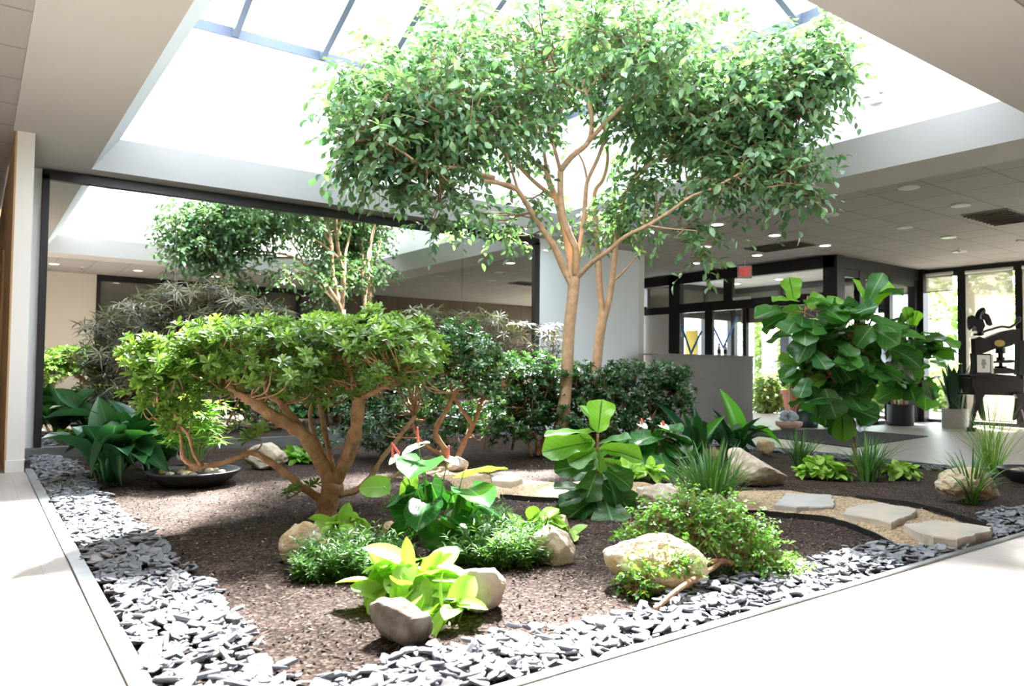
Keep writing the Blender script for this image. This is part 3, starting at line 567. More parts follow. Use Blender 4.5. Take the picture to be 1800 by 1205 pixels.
# yellow panel, blue rods, bottles on the counter
a = atx(1216, 620, 13.6); yp = MB().box((13.58, a[1]-.17, 0.6), (13.62, a[1]+.17, 1.95)); tag(yp.build('yellow_panel', M['yellow'], loc=(13.6, a[1], .6)), 'upright yellow panel standing behind the entry glass', 'panel')
tag(MB().box((13.4, a[1]-.35, 0), (13.8, a[1]+.35, .6)).build('display_plinth', M['counter'], loc=(13.6, a[1], 0)), 'grey display plinth under the yellow panel behind the entry glass', 'plinth')
def rods(name, D, segs, label, r=.022):
    t = thing(name, P(segs[0][0], segs[0][1], D), label, 'sculpture', 'blue rod sculptures')
    for a, b, c_, d in segs: MB().tube([P(a, b, D), P(c_, d, D+.15)], r, 8).build('rod', M['bluerod'], t)
    q = min((P(w_[i], w_[i+1], D+.08*i) for w_ in segs for i in (0, 2)), key=lambda v: v[2]); t.location = (q[0], q[1], 0)
    for c_ in t.children: c_.location = (0, 0, 0); c_.matrix_parent_inverse = Matrix.Translation(Vector(P(segs[0][0], segs[0][1], D))-Vector((q[0], q[1], 0)))
    b = MB(); b.tube([(q[0], q[1], -.03), q], .02, 8).lathe((q[0], q[1], -.03), [(0, 0), (.16, 0), (.16, .04), (0, .05)], 20); t['_base'] = [q[0], q[1], 0.0]; b.build('stand', M['iron'], t)
    return t
rods('rod_sculpture', 16.0, [(1198, 572, 1215, 622), (1214, 622, 1233, 582)], 'small V of two blue rods in front of the yellow panel')
rods('rod_sculpture', 16.6, [(1247, 560, 1272, 612), (1271, 612, 1296, 556), (1256, 585, 1240, 622)], 'tall V of blue rods behind the two bottles')
rods('rod_sculpture', 18.5, [(1371, 687, 1384, 640), (1390, 662, 1398, 640), (1396, 702, 1409, 666), (1411, 664, 1424, 690), (1426, 692, 1438, 712), (1378, 600, 1386, 622), (1398, 620, 1392, 690)], 'zigzag of bright blue rods outside by the terracotta planters', .03)
def bottle(px, label, D):
    b0 = aty(px, 620, D); b0[2] = 1.315
    t = thing('sanitizer_bottle', b0, label, 'bottle', 'bottles on the counter')
    MB().lathe(b0, [(0, 0), (.034, 0), (.036, .02), (.036, .15), (.014, .185), (.014, .20), (0, .20)], 18).build('bottle_body', M['clearplastic'], t, smooth=False)
    MB().lathe(b0+UP*.035, [(.0365, 0), (.0365, .08)], 18).build('label_band', M['navy'], t); MB().lathe(b0+UP*.20, [(0, 0), (.016, 0), (.016, .04), (0, .04)], 14).build('cap', M['iron'], t)
bottle(1264, 'left of the two clear bottles with dark labels on the counter', 9.42); bottle(1275, 'right of the two clear bottles with dark labels on the counter', 9.46)
# watering can, glass heap on a pink dish
D = Dof(1418, 750); b0 = atz(1418, 750)
wc = thing('watering_can', b0, 'dark green watering can with a round handle on the lobby floor', 'watering can')
k = D/FL
MB().lathe(b0, [(0, 0), (.19, 0), (.20, .06), (.18, .25), (.12, .31), (0, .31)], 26).build('can_body', M['greenplastic'], wc, smooth=True)
MB().tube([b0+RH*(.03+.20*math.cos(q))+UP*(.26+.21*math.sin(q)) for q in np.linspace(-.9, 3.3, 22)], .020, 8).build('handle', M['greenplastic'], wc)
MB().tube([b0-RH*.15+UP*.10, b0-RH*.26+UP*.22, b0-RH*.34+UP*.32], [.035, .026, .022], 8).build('spout', M['greenplastic'], wc)
b0 = atz(1387, 754); gl = thing('glass_ornament', b0, 'pale blue glass ornament in a pink dish beside the watering can', 'ornament')
MB().lathe(b0, [(0, 0), (.12, 0), (.22, .07), (.23, .13), (.20, .14), (0, .13)], 26).build('dish', M['pink'], gl, smooth=True)
q = MB()
for k in range(16):
    d = rs.normal(size=3)*.055; q.lathe(b0+np.array([d[0], d[1], .13+abs(d[2])*.8]), [(0, 0), (.05, .02), (.06, .06), (.035, .10), (0, .11)], 7)
q.build('glass_pieces', M['iceglass'], gl); MB().tube([b0+UP*.2, b0+UP*.98], .008, 6).build('rod', M['ring'], gl)

# ------------------------------------------------------------------ plant generators
def leaves(lc, rows, ox, oy, s, D, tps, wm=1.0):
    """rows (bx, by, tx, ty, width_px, hint, dD, rnd): one leaf from its stalk to its tip"""
    for i, (bx, by, tx, ty, w, hint, dD, rn) in enumerate(rows):
        a = P(ox+bx/s, oy+by/s, D); b = P(ox+tx/s, oy+ty/s, D+dD); L = np.linalg.norm(b-a); x = (b-a)/L
        hv = {'c': -CF*.8+UP*.6, 'u': UP+(-CF)*.35, 'l': -CF*.7-RH*.7+UP*.3, 'r': -CF*.7+RH*.7+UP*.3, 'b': CF*.5+UP}[hint]
        z = hv-(hv@x)*x
        lc.add(tps[i % len(tps)], a, x, z, L, (w/s)*D/FL*wm, rn)
def arch(lc, base, n, L, w, tps, lean=(0.2, 0.9), rad=0.04, seed=1, droop=1.0):
    """n arching strap leaves out of one crown, each built as a curved blade"""
    r = np.random.RandomState(seed)
    for k in range(n):
        az = r.rand()*2*math.pi; ln = lean[0]+(lean[1]-lean[0])*r.rand(); d = np.array([math.cos(az), math.sin(az), 0]); l = L*(.6+.5*r.rand())
        blade(lc, base+d*rad*r.rand(), d, l, w*(.8+.4*r.rand()), ln, droop, r.rand(), tps)
def blade(lc, p, d, l, w, lean, droop, rn, prof, nl=8, nw=2, tw=0.0):
    T = np.linspace(0, 1, nl+1); v = []; u = []; ang = lean*.35; pos = np.array(p, float); side = np.cross(UP, d); last = 0
    for t in T:
        a = lean*.35+lean*droop*1.25*t**1.3
        dr = math.sin(a)*d+math.cos(a)*UP; nn = math.cos(a)*d*-1+math.sin(a)*UP
        if t > 0: pos = pos+dr*(l/nl)
        hw = w*prof(t)
        for s_ in np.linspace(-1, 1, nw+1):
            v.append(pos+side*hw*s_+nn*hw*.45*abs(s_)); u.append((t, s_))
    f = [(i*(nw+1)+j, (i+1)*(nw+1)+j, (i+1)*(nw+1)+j+1, i*(nw+1)+j+1) for i in range(nl) for j in range(nw)]
    lc.V.append(np.array(v)); lc.F.append(np.array(f)+lc.n); lc.U.append(np.array(u)[np.array(f).ravel()]); lc.R.append(np.full(len(f), rn)); lc.n += len(v)
grassprof = lambda t: 0.5*(1-t**3)**.7+0.01
lilyprof = lambda t: (0.06 if t < .33 else 0.5*max(0, math.sin(math.pi*((t-.33)/.67)**.85))**.75+.01)
snakeprof = lambda t: 0.5*(0.65+.5*math.sin(t*2.4))*(1-t**6)+.005
def blob_pts(px, py, rx, ry, D, rd, n, shell=.55):
    """points in an ellipsoid seen at (px, py), rx ry in pixels, rd in metres of depth"""
    u = rs.normal(size=(n, 3)); u /= np.linalg.norm(u, axis=1, keepdims=True); u *= (shell+(1-shell)*rs.rand(n, 1))
    c = P(px, py, D); k = D/FL
    return c+u[:, :1]*RH*rx*k+u[:, 1:2]*UP*ry*k+u[:, 2:]*FH*rd, u[:, :1]*RH+u[:, 1:2]*UP+u[:, 2:]*FH
def rosettes(lc, tips, out, size, k=7, tps=T_obov, up=.8, rn=None):
    n = len(tips); ax = nrm(out*.6+np.array([0, 0, up])+rs.normal(size=(n, 3))*.25)
    t1 = nrm(np.cross(ax, rs.normal(size=(n, 3)))); t2 = np.cross(ax, t1); hb = rs.rand(n)
    for tier, (el, sc_, off) in enumerate(((.35, 1.0, 0), (.85, .75, .4))):
        m_ = k if tier == 0 else k-2
        for j in range(m_):
            q = 2*math.pi*(j+off)/m_+rs.rand(n)*.5; d = t1*np.cos(q)[:, None]+t2*np.sin(q)[:, None]; e = el+rs.normal(size=n)*.18
            xd = d*np.cos(e)[:, None]+ax*np.sin(e)[:, None]; zd = ax*np.cos(e)[:, None]-d*np.sin(e)[:, None]
            lc.add(tps[j % len(tps)], tips+ax*(.008*tier), xd, zd, size*sc_*(.75+.5*rs.rand(n)), None, np.clip((hb*.5+.35*rs.rand(n)+(.15 if tier else 0)) if rn is None else rn, 0, 1))
def sprays(lc, mb, tips, out, size, m_=7, tps=T_small, droop=.35, length=.28):
    """leafy twigs: alternate leaves along a short twig"""
    n = len(tips); d = nrm(out+rs.normal(size=(n, 3))*.55+np.array([0, 0, .1])); side = nrm(np.cross(d, UP)+1e-6); hb = rs.rand(n)
    l = length*(.7+.6*rs.rand(n))
    for j in range(m_):
        t = (j+.6)/m_; p = tips+d*(l*t)[:, None]-UP*(droop*l*t*t)[:, None]; sg = 1 if j % 2 else -1
        xd = nrm(d*.55+side*sg*.8+rs.normal(size=(n, 3))*.35-UP*.45); zd = UP+rs.normal(size=(n, 3))*.45
        lc.add(tps[j % len(tps)], p, xd, zd, size*(.75+.5*rs.rand(n)), None, np.clip(hb*.55+rs.rand(n)*.4, 0, 1))
    if mb is not None:
        for k in range(0, n, 2): mb.tube([tips[k]-d[k]*.1, tips[k]+d[k]*l[k]*.5-UP*droop*l[k]*.2, tips[k]+d[k]*l[k]-UP*droop*l[k]], [size*.044, size*.033, size*.016], 3, cap=False)

def twigs_to(mb, tips, skel, r=.006, every=1, far=1.4):
    """thin twigs from each tip back to the nearest limb point"""
    sk = np.vstack(skel)
    for p in tips[::every]:
        dd = np.linalg.norm(sk-p, axis=1)+np.maximum(0, sk[:, 2]-p[2])*1.5; q = sk[int(np.argmin(dd))]
        if np.linalg.norm(q-p) < far:
            m_ = (p+q)/2+rs.normal(size=3)*.03-UP*.04; mb.tube(smooth([q, m_, p], 3), [r*1.3, r*1.2, r, r, r*.8, r*.6, r*.5], 4, cap=False)

# ================================================================== THE BIG TREE
DT, DT2 = 8.45, 8.75
tb = P(1000, 640, DT); base = np.array([tb[0], tb[1], 0.0])
tree = thing('ficus_tree', base, 'tall multi-stemmed ficus tree with tan trunk and wide leafy crown under the skylight', 'tree')
T1 = MB(); SK = []
def br(pp, r0, r1, sides=9): SK.append(branch(T1, pp, r0, r1, sides))
yb = CYP+FL*1.0/DT
br([(988, 806, DT), (988, 745, DT), (993, 700, DT), (997, 640, DT), (1000, 580, DT), (1007, 520, DT), (1010, 486, DT)], .078, .062, 14)
br([(1008, 505, DT), (990, 470, DT), (972, 430, DT-.1), (948, 395, DT-.2), (922, 352, DT-.4), (905, 330, DT-.5), (878, 322, DT-.7), (850, 318, DT-.9)], .045, .018)
br([(905, 332, DT-.5), (868, 318, DT-.6), (830, 300, DT-.9), (790, 282, DT-1.2), (748, 258, DT-1.4), (746, 215, DT-1.5)], .026, .010)
br([(868, 312, DT-.8), (810, 296, DT-1.2), (765, 292, DT-1.5), (735, 286, DT-1.7), (700, 262, DT-1.9), (655, 240, DT-2.0)], .020, .008)
br([(914, 345, DT-.4), (900, 300, DT-.5), (888, 265, DT-.6), (884, 250, DT-.6), (905, 220, DT-.6), (915, 205, DT-.6)], .016, .008)
br([(1004, 490, DT), (1000, 440, DT+.05), (990, 395, DT+.1), (978, 350, DT+.1), (965, 318, DT+.1), (960, 290, DT+.1)], .045, .032)
br([(978, 350, DT+.1), (940, 320, DT), (905, 285, DT-.2), (880, 262, DT-.4), (850, 240, DT-.8), (800, 215, DT-1.3), (745, 180, DT-1.7)], .026, .010)
br([(962, 300, DT+.1), (930, 278, DT+.2), (905, 250, DT+.3), (885, 225, DT+.3), (865, 212, DT+.4), (820, 160, DT+.3), (790, 120, DT+.2)], .032, .010)
br([(960, 292, DT+.1), (955, 260, DT+.2), (948, 225, DT+.3), (935, 205, DT+.4), (925, 150, DT+.4), (915, 105, DT+.4)], .022, .009)
br([(1010, 486, DT), (1012, 440, DT-.1), (1000, 410, DT-.1), (990, 380, DT-.1), (985, 340, DT-.1), (985, 300, DT-.1)], .040, .034)
br([(985, 300, DT-.1), (975, 262, DT-.2), (966, 230, DT-.2), (980, 215, DT-.3), (990, 190, DT-.3), (1000, 160, DT-.3)], .022, .010)
br([(985, 300, DT-.1), (1005, 275, DT-.2), (1035, 248, DT-.3), (1040, 205, DT-.4), (1030, 165, DT-.4), (1025, 140, DT-.4)], .036, .020)
br([(1030, 165, DT-.4), (1000, 148, DT-.5), (975, 115, DT-.6), (965, 95, DT-.6)], .014, .006)
br([(1030, 165, DT-.4), (1048, 140, DT-.4), (1062, 108, DT-.4), (1075, 70, DT-.4)], .014, .006)
br([(1035, 248, DT-.3), (1065, 215, DT-.5), (1095, 185, DT-.7), (1120, 160, DT-.8), (1140, 130, DT-.9), (1160, 85, DT-1)], .028, .012)
br([(1012, 480, DT), (1018, 440, DT), (1024, 400, DT), (1028, 360, DT), (1032, 320, DT), (1050, 280, DT), (1064, 240, DT), (1066, 215, DT)], .030, .018)
br([(1012, 490, DT), (1040, 462, DT-.2), (1070, 440, DT-.4), (1100, 415, DT-.6), (1140, 395, DT-.8), (1180, 370, DT-1), (1215, 345, DT-1.2), (1250, 332, DT-1.3), (1300, 305, DT-1.4)], .030, .010)
br([(1140, 396, DT-.8), (1180, 402, DT-1), (1225, 405, DT-1.2)], .010, .004, 6)
br([(1297, 312, DT-1.3), (1330, 330, DT-1.4), (1380, 325, DT-1.5), (1410, 335, DT-1.5)], .008, .003, 6)
br([(1205, 470, DT), (1204, 470, DT)], .001, .001, 3)
T1.tube([P(999, 405, DT+.05), P(999, 398, DT+.05)], .030, 9)
T1.build('trunk', M['bark'], tree, smooth=True)
T2 = MB(); T1b = T1
def br2(pp, r0, r1, sides=9): SK.append(branch(T2, pp, r0, r1, sides))
br2([(1035, 800, DT2), (1040, 740, DT2), (1043, 690, DT2), (1048, 650, DT2), (1053, 600, DT2), (1060, 555, DT2), (1062, 548, DT2)], .060, .056, 12)
br2([(1060, 560, DT2), (1054, 500, DT2), (1052, 450, DT2), (1048, 400, DT2+.1), (1045, 340, DT2+.1), (1060, 315, DT2+.1), (1068, 280, DT2+.1), (1064, 235, DT2+.2), (1050, 200, DT2+.2)], .040, .014)
br2([(1031, 400, DT2), (1030, 350, DT2+.2), (1032, 320, DT2+.2), (1025, 285, DT2+.3), (1010, 260, DT2+.4)], .024, .010)
br2([(1062, 560, DT2), (1072, 520, DT2), (1080, 460, DT2), (1084, 410, DT2), (1090, 365, DT2-.1), (1105, 330, DT2-.2), (1130, 300, DT2-.3), (1160, 278, DT2-.4), (1200, 272, DT2-.6), (1260, 262, DT2-.8), (1310, 245, DT2-.9)], .040, .012)
br2([(1092, 372, DT2-.1), (1108, 345, DT2), (1118, 300, DT2+.1), (1120, 275, DT2+.1), (1130, 230, DT2+.2)], .020, .009)
br2([(1160, 278, DT2-.4), (1180, 250, DT2-.6), (1230, 235, DT2-.8), (1290, 190, DT2-1), (1350, 160, DT2-1.2), (1410, 140, DT2-1.3)], .018, .008)
br2([(1240, 265, DT2-.8), (1290, 252, DT2-1), (1340, 225, DT2-1.2), (1390, 200, DT2-1.2)], .012, .006)
br2([(1080, 492, DT2), (1094, 480, DT2-.1), (1115, 455, DT2-.2), (1130, 437, DT2-.2), (1122, 425, DT2-.2), (1110, 410, DT2-.2)], .012, .006, 6)
T2.build('second_trunk', M['bark'], tree, smooth=True)
foliage = LC(); tw = MB()
CR_BL = [  # px, py, rx, ry, D, depth radius, twigs
    (640, 200, 55, 60, 6.9, .5, 80), (625, 265, 35, 45, 6.8, .4, 45), (700, 160, 75, 55, 7.1, .7, 100), (720, 225, 75, 50, 7.0, .7, 100), (690, 280, 60, 32, 6.8, .5, 46), (790, 130, 75, 60, 7.5, .8, 90),
    (800, 210, 80, 50, 7.3, .8, 100), (780, 268, 70, 30, 7.3, .5, 40), (730, 325, 50, 20, 7.0, .3, 16), (790, 345, 50, 20, 7.2, .3, 16), (860, 80, 70, 50, 8.0, .9, 55), (880, 160, 80, 55, 8.0, .9, 90), (900, 235, 70, 35, 8.0, .7, 50),
    (960, 80, 80, 55, 8.2, .9, 62), (960, 165, 70, 45, 8.3, .9, 60), (870, 30, 60, 35, 8.2, .7, 18), (1040, 45, 70, 45, 8.4, .9, 45), (1060, 110, 70, 50, 8.3, .9, 50), (1090, 60, 50, 55, 8.0, .7, 40), (1110, 150, 60, 45, 8.3, .8, 55),
    (1160, 120, 65, 50, 8.0, .8, 75), (1190, 200, 70, 50, 7.9, .8, 85), (1120, 220, 50, 40, 8.5, .7, 50), (1250, 140, 70, 50, 7.8, .8, 95), (1290, 210, 80, 55, 7.6, .7, 110), (1230, 260, 60, 40, 7.8, .7, 60), (1340, 130, 65, 45, 7.6, .6, 85), (1400, 120, 55, 45, 7.4, .45, 80),
    (1370, 200, 60, 50, 7.3, .5, 80), (1440, 130, 45, 45, 7.2, .35, 60), (1350, 270, 55, 35, 7.4, .5, 60), (1300, 290, 55, 30, 7.4, .5, 40), (1390, 300, 38, 30, 7.2, .4, 30), (1475, 130, 22, 20, 7.1, .2, 12), (1280, 330, 40, 22, 7.1, .4, 16), (1400, 340, 28, 22, 7.0, .3, 12),
    (1225, 430, 28, 26, 7.3, .25, 10), (1190, 395, 35, 18, 7.5, .3, 10), (1105, 350, 40, 38, 8.7, .4, 36), (1085, 395, 30, 35, 8.6, .3, 18), (935, 345, 30, 18, 8.4, .3, 10), (890, 400, 28, 16, 8.4, .3, 12), (840, 385, 30, 20, 8.0, .3, 12), (1020, 390, 20, 30, 8.8, .2, 10), (1150, 330, 40, 25, 8.0, .3, 18), (980, 120, 100, 50, 8.9, .5, 50), (1180, 90, 90, 40, 8.6, .5, 40), (690, 205, 80, 45, 8.6, .6, 70), (760, 150, 80, 45, 8.9, .5, 60), (1160, 90, 80, 48, 6.7, .45, 60), (1060, 70, 70, 42, 7.0, .45, 40), (760, 390, 30, 14, 7.4, .3, 6)]  # includes deep and near clumps added to the crown to shade the bed
alltips = []
for px, py, rx, ry, D, rd, n in CR_BL:
    n = int(n*1.5); t, o_ = blob_pts(px, py, rx*1.08, ry*1.06, D, rd*1.5, n, .15); ok = WELL(t+o_*.12) & WELL(t); t, o_ = t[ok], o_[ok]
    if len(t) == 0: continue
    sprays(foliage, tw, t, o_, .092, m_=8, length=.30); alltips.append(t)
twigs_to(tw, np.vstack(alltips), SK, .008, 7)
tw.build('twigs', M['twig'], tree); foliage.build('foliage', M['L_tree'], tree)

# ================================================================== FRONT BONSAI-LIKE TREE AND HEDGE SHRUBS
def shrub(name, label, cat, basepx, D, limbs, blobs, leafm, size=.07, bark='bark2', group=None, knob=.25, k=7, twr=.006, every=4, rn=None, dens=1.0, deep=1.0):
    b0 = P(basepx[0], basepx[1], D); b0[2] = soil_z(b0[0], b0[1])-.02
    t = thing(name, b0, label, cat, group); mb = MB(); sk = []
    for pp, r0, r1 in limbs: sk.append(branch(mb, pp, r0, r1, 10, knob=knob))
    mb.build('trunk', M[bark], t, smooth=True)
    lc = LC(); tm = MB(); tips = []
    for px, py, rx, ry, dd, rd, n in blobs:
        a, o_ = blob_pts(px, py, rx, ry, dd, rd*deep, int(n*dens*deep), .4); ok = (a[:, 1] < YM-.15) & (a[:, 2] > .05); a, o_ = a[ok], o_[ok]; rosettes(lc, a, o_, size, k, rn=rn); tips.append(a)
    twigs_to(tm, np.vstack(tips), sk, twr, every, .5); tm.build('twigs', M[bark], t); lc.build('foliage', M[leafm], t); return t
F = 5.04
shrub('clusia_tree', 'low spreading glossy tree with gnarled reddish branches, front centre-left of the mulch bed', 'tree', (573, 908), F,
      [([(573, 912, F), (577, 880, F), (588, 846, F)], .078, .066),
       ([(586, 850, F), (612, 800, F), (626, 750, F), (630, 705, F), (628, 690, F)], .052, .042),
       ([(630, 700, F), (655, 690, F-.05), (685, 672, F-.15), (700, 655, F-.2)], .026, .014), ([(626, 702, F), (610, 680, F+.05), (585, 665, F+.1), (570, 645, F+.1)], .022, .012), ([(622, 690, F), (615, 655, F), (600, 620, F), (595, 600, F)], .016, .009),
       ([(585, 850, F), (560, 805, F-.05), (535, 765, F-.1), (500, 742, F-.15), (470, 725, F-.2), (445, 705, F-.25), (428, 697, F-.25)], .050, .036),
       ([(540, 770, F-.05), (515, 735, F-.05), (490, 705, F-.1), (470, 690, F-.1), (468, 660, F-.1), (480, 635, F-.1)], .030, .014), ([(445, 702, F-.25), (415, 690, F-.3), (395, 672, F-.35), (385, 655, F-.35)], .030, .016), ([(430, 697, F-.25), (400, 640, F-.2), (370, 615, F-.1)], .016, .008),
       ([(590, 848, F), (580, 800, F+.1), (568, 745, F+.2), (560, 700, F+.25), (553, 660, F+.3)], .024, .013), ([(592, 840, F), (560, 780, F+.2), (545, 740, F+.3), (550, 700, F+.35)], .020, .012),
       ([(566, 878, F), (535, 858, F-.1), (510, 838, F-.15), (480, 815, F-.2), (445, 795, F-.25), (420, 803, F-.3), (385, 815, F-.3), (350, 818, F-.35), (325, 808, F-.4), (320, 790, F-.4)], .026, .015),
       ([(355, 818, F-.35), (340, 795, F-.4), (332, 765, F-.4), (315, 745, F-.45), (300, 715, F-.5), (265, 690, F-.5), (252, 670, F-.5)], .014, .008), ([(320, 800, F-.4), (318, 770, F-.4), (312, 740, F-.4)], .012, .006),
       ([(592, 868, F), (625, 862, F+.1), (650, 840, F+.2), (672, 805, F+.3), (700, 770, F+.4), (730, 730, F+.5)], .028, .014), ([(650, 840, F+.2), (690, 838, F+.4), (715, 815, F+.5)], .018, .010)],
      [(262, 620, 26, 40, F-.5, .2, 20), (270, 670, 32, 45, F-.5, .25, 24), (320, 640, 48, 42, F-.4, .3, 46), (310, 700, 40, 40, F-.4, .3, 22), (370, 600, 50, 36, F-.25, .4, 52), (385, 660, 55, 35, F-.3, .4, 40), (440, 590, 50, 30, F-.2, .45, 54),
       (470, 640, 60, 40, F-.1, .5, 60), (520, 590, 55, 32, F, .5, 62), (560, 640, 60, 38, F, .5, 58), (600, 585, 50, 30, F, .5, 54), (650, 600, 55, 38, F, .5, 60), (655, 560, 22, 24, F, .2, 14), (700, 590, 45, 36, F+.1, .5, 48), (690, 645, 60, 40, F+.1, .5, 54), (740, 620, 40, 40, F+.2, .5, 38),
       (600, 680, 60, 35, F+.3, .4, 26), (520, 690, 50, 30, F+.3, .4, 22), (440, 760, 36, 20, F-.2, .12, 4), (740, 580, 20, 24, F+.2, .2, 12), (330, 725, 28, 20, F-.4, .12, 6), (300, 745, 24, 22, F-.4, .15, 6), (530, 860, 20, 14, F-.1, .15, 4)],
      'L_front', .060, dens=1.4, deep=1.6)
G = 6.6
shrub('clusia_shrub', 'darker green shrub directly right of and behind the low gnarled tree', 'shrub', (790, 826), 7.4,
      [([(790, 826, 7.4), (782, 790, 7.3), (765, 760, 7.2), (785, 720, 7.1), (800, 690, 7.0)], .040, .018), ([(795, 826, 7.4), (815, 780, 7.4), (835, 740, 7.3), (850, 700, 7.3), (880, 670, 7.3)], .034, .014), ([(830, 745, 7.3), (800, 700, 7.2), (790, 660, 7.2), (800, 620, 7.2)], .020, .010), ([(785, 800, 7.4), (760, 790, 7.4), (730, 760, 7.3), (725, 710, 7.3)], .024, .010)],
      [(735, 640, 40, 45, 7.2, .5, 50), (790, 610, 48, 40, 7.1, .5, 62), (795, 580, 22, 24, 7.1, .2, 12), (840, 625, 42, 42, 7.1, .5, 60), (830, 580, 18, 18, 7.2, .2, 9), (790, 670, 60, 36, 7.3, .5, 56), (850, 680, 50, 32, 7.3, .5, 44), (880, 645, 30, 32, 7.4, .4, 30), (740, 710, 50, 40, 7.7, .4, 44), (800, 740, 55, 36, 7.9, .4, 34), (690, 740, 50, 36, 7.7, .4, 34), (640, 740, 50, 34, 8.0, .4, 24), (660, 775, 60, 26, 8.2, .4, 30), (745, 775, 60, 26, 8.2, .4, 26), (850, 725, 50, 36, 7.8, .4, 40), (700, 700, 60, 40, 7.9, .4, 40), (620, 700, 60, 40, 8.0, .4, 36), (580, 770, 50, 26, 8.2, .4, 18), (870, 760, 30, 22, 8.1, .3, 14)],
      'L_hedge', .060, rn=None, dens=1.8)
hedges = [('dark glossy hedge shrub left of the tall tree trunks', (945, 800), 8.5, [(905, 645, 34, 28), (930, 670, 46, 34), (900, 700, 46, 34), (950, 640, 34, 20), (945, 725, 36, 30), (880, 735, 36, 28), (920, 755, 50, 20)]),
          ('dark glossy hedge shrub at the foot of the thicker tree trunk', (1005, 800), 8.7, [(985, 665, 42, 30), (1010, 690, 46, 36), (965, 700, 40, 34), (1000, 735, 42, 30), (1020, 655, 28, 22), (1000, 762, 40, 18)]),
          ('dark glossy hedge shrub just right of the slimmer tree trunk', (1090, 792), 8.6, [(1075, 670, 38, 30), (1095, 700, 46, 36), (1060, 710, 36, 34), (1085, 740, 44, 26), (1100, 650, 36, 20), (1060, 765, 46, 16)]),
          ('dark glossy hedge shrub at the counter end of the row', (1165, 786), 8.9, [(1150, 660, 38, 28), (1185, 665, 34, 26), (1165, 700, 44, 36), (1195, 700, 24, 34), (1150, 740, 42, 26)])]
for lab, bp_, D, bl in hedges:
    x, y = bp_
    shrub('hedge_shrub', lab, 'shrub', bp_, D, [([(x, y, D), (x-4, y-30, D), (x-22, y-70, D), (x-30, y-100, D)], .026, .012), ([(x, y, D), (x+12, y-40, D), (x+8, y-80, D), (x+18, y-120, D)], .024, .010), ([(x+5, y, D), (x+30, y-50, D), (x+36, y-90, D)], .018, .008), ([(x-10, y+2, D-.1), (x-20, y-40, D-.1), (x-8, y-75, D-.1)], .018, .010)],
          [(a, b, c_, d, D+.1*((i % 3)-1), .38, int(c_*d/30)) for i, (a, b, c_, d) in enumerate(bl)], 'L_hedge', .064, dens=2.0, group='hedge shrubs around the tree', every=6)

# false aralias: thin palmate leaflets
def aralia(label, bp_, D, stems, blobs, seed):
    b0 = P(bp_[0], bp_[1], D); b0[2] = 0; b0[1] = min(b0[1], YM-.3); t = thing('false_aralia', b0, label, 'shrub', 'false aralias before the mirror'); mb = MB(); sk = []
    for pp in stems: sk.append(branch(mb, pp, .016, .006, 6))
    lc = LC(); tips = []
    for px, py, rx, ry, dd, rd, n in blobs:
        a, o_ = blob_pts(px, py, rx, ry, dd, rd, n, .3); ok = (a[:, 1] < YM-.16) & (a[:, 2] > .1); a, o_ = a[ok], o_[ok]; m_ = len(a); ax = nrm(o_*.5+np.array([0, 0, .9])+rs.normal(size=(m_, 3))*.35)
        t1 = nrm(np.cross(ax, rs.normal(size=(m_, 3)))); t2 = np.cross(ax, t1); hb = rs.rand(m_)
        for j in range(9):
            q = 2*math.pi*j/9+rs.rand(m_)*.25; d = t1*np.cos(q)[:, None]+t2*np.sin(q)[:, None]; xd = d+ax*(.10+rs.rand(m_)*.3)[:, None]
            L_ = .17*(.6+.5*rs.rand(m_)); ok2 = (a+nrm(xd)*L_[:, None])[:, 1] < YM-.06
            lc.add(T_ara[j % 2], a[ok2], xd[ok2], ax[ok2], L_[ok2], None, hb[ok2])
        tips.append(a)
    twigs_to(mb, np.vstack(tips), sk, .004, 2); mb.build('stems', M['twig'], t); lc.build('foliage', M['L_aralia'], t)
A_ = 7.7
aralia('broad dark feathery false aralia in front of the mirror, left', (330, 800), A_, [[(330, 800, A_), (325, 700, A_), (318, 600, A_), (312, 510, A_)], [(350, 800, A_), (370, 700, A_), (372, 600, A_), (374, 500, A_)], [(300, 800, A_), (270, 720, A_), (240, 650, A_)], [(370, 800, A_), (420, 700, A_), (450, 600, A_)], [(335, 800, A_+.2), (400, 650, A_+.2), (460, 560, A_+.1)]],
       [(310, 520, 60, 26, A_, .3, 44), (260, 570, 60, 36, A_, .35, 66), (340, 570, 60, 40, A_, .35, 70), (230, 630, 50, 50, A_, .35, 66), (290, 640, 60, 50, A_, .35, 80), (380, 520, 50, 26, A_, .3, 40), (430, 545, 55, 28, A_, .3, 50), (220, 690, 40, 50, A_, .3, 46), (480, 550, 36, 20, A_, .25, 22), (200, 560, 24, 16, A_, .2, 6), (420, 620, 60, 40, A_, .3, 46), (290, 710, 50, 40, A_, .3, 40)], 3)
B_ = 9.0
aralia('narrower false aralia with drooping sprays before the right end of the mirror', (830, 790), B_, [[(800, 790, B_), (780, 690, B_), (760, 600, B_), (745, 545, B_)], [(850, 790, B_), (860, 690, B_), (850, 600, B_)], [(900, 790, B_), (915, 690, B_), (925, 580, B_)], [(950, 790, B_), (965, 690, B_), (975, 580, B_)]],
       [(745, 550, 46, 16, B_, .25, 24), (790, 565, 46, 16, B_, .25, 22), (850, 560, 46, 14, B_, .25, 20), (770, 600, 60, 24, B_, .25, 34), (860, 600, 50, 24, B_, .25, 30), (920, 580, 46, 18, B_, .25, 22), (965, 590, 24, 26, B_, .25, 14), (930, 620, 40, 20, B_, .25, 18), (970, 625, 22, 20, B_, .2, 10)], 4)

# ================================================================== SMALLER GARDEN PLANTS
def base_at(px, py): p = atz(px, py, 0); p[2] = soil_z(p[0], p[1]); return p
def Dp(p): return float((np.asarray(p)-EYE) @ CF)
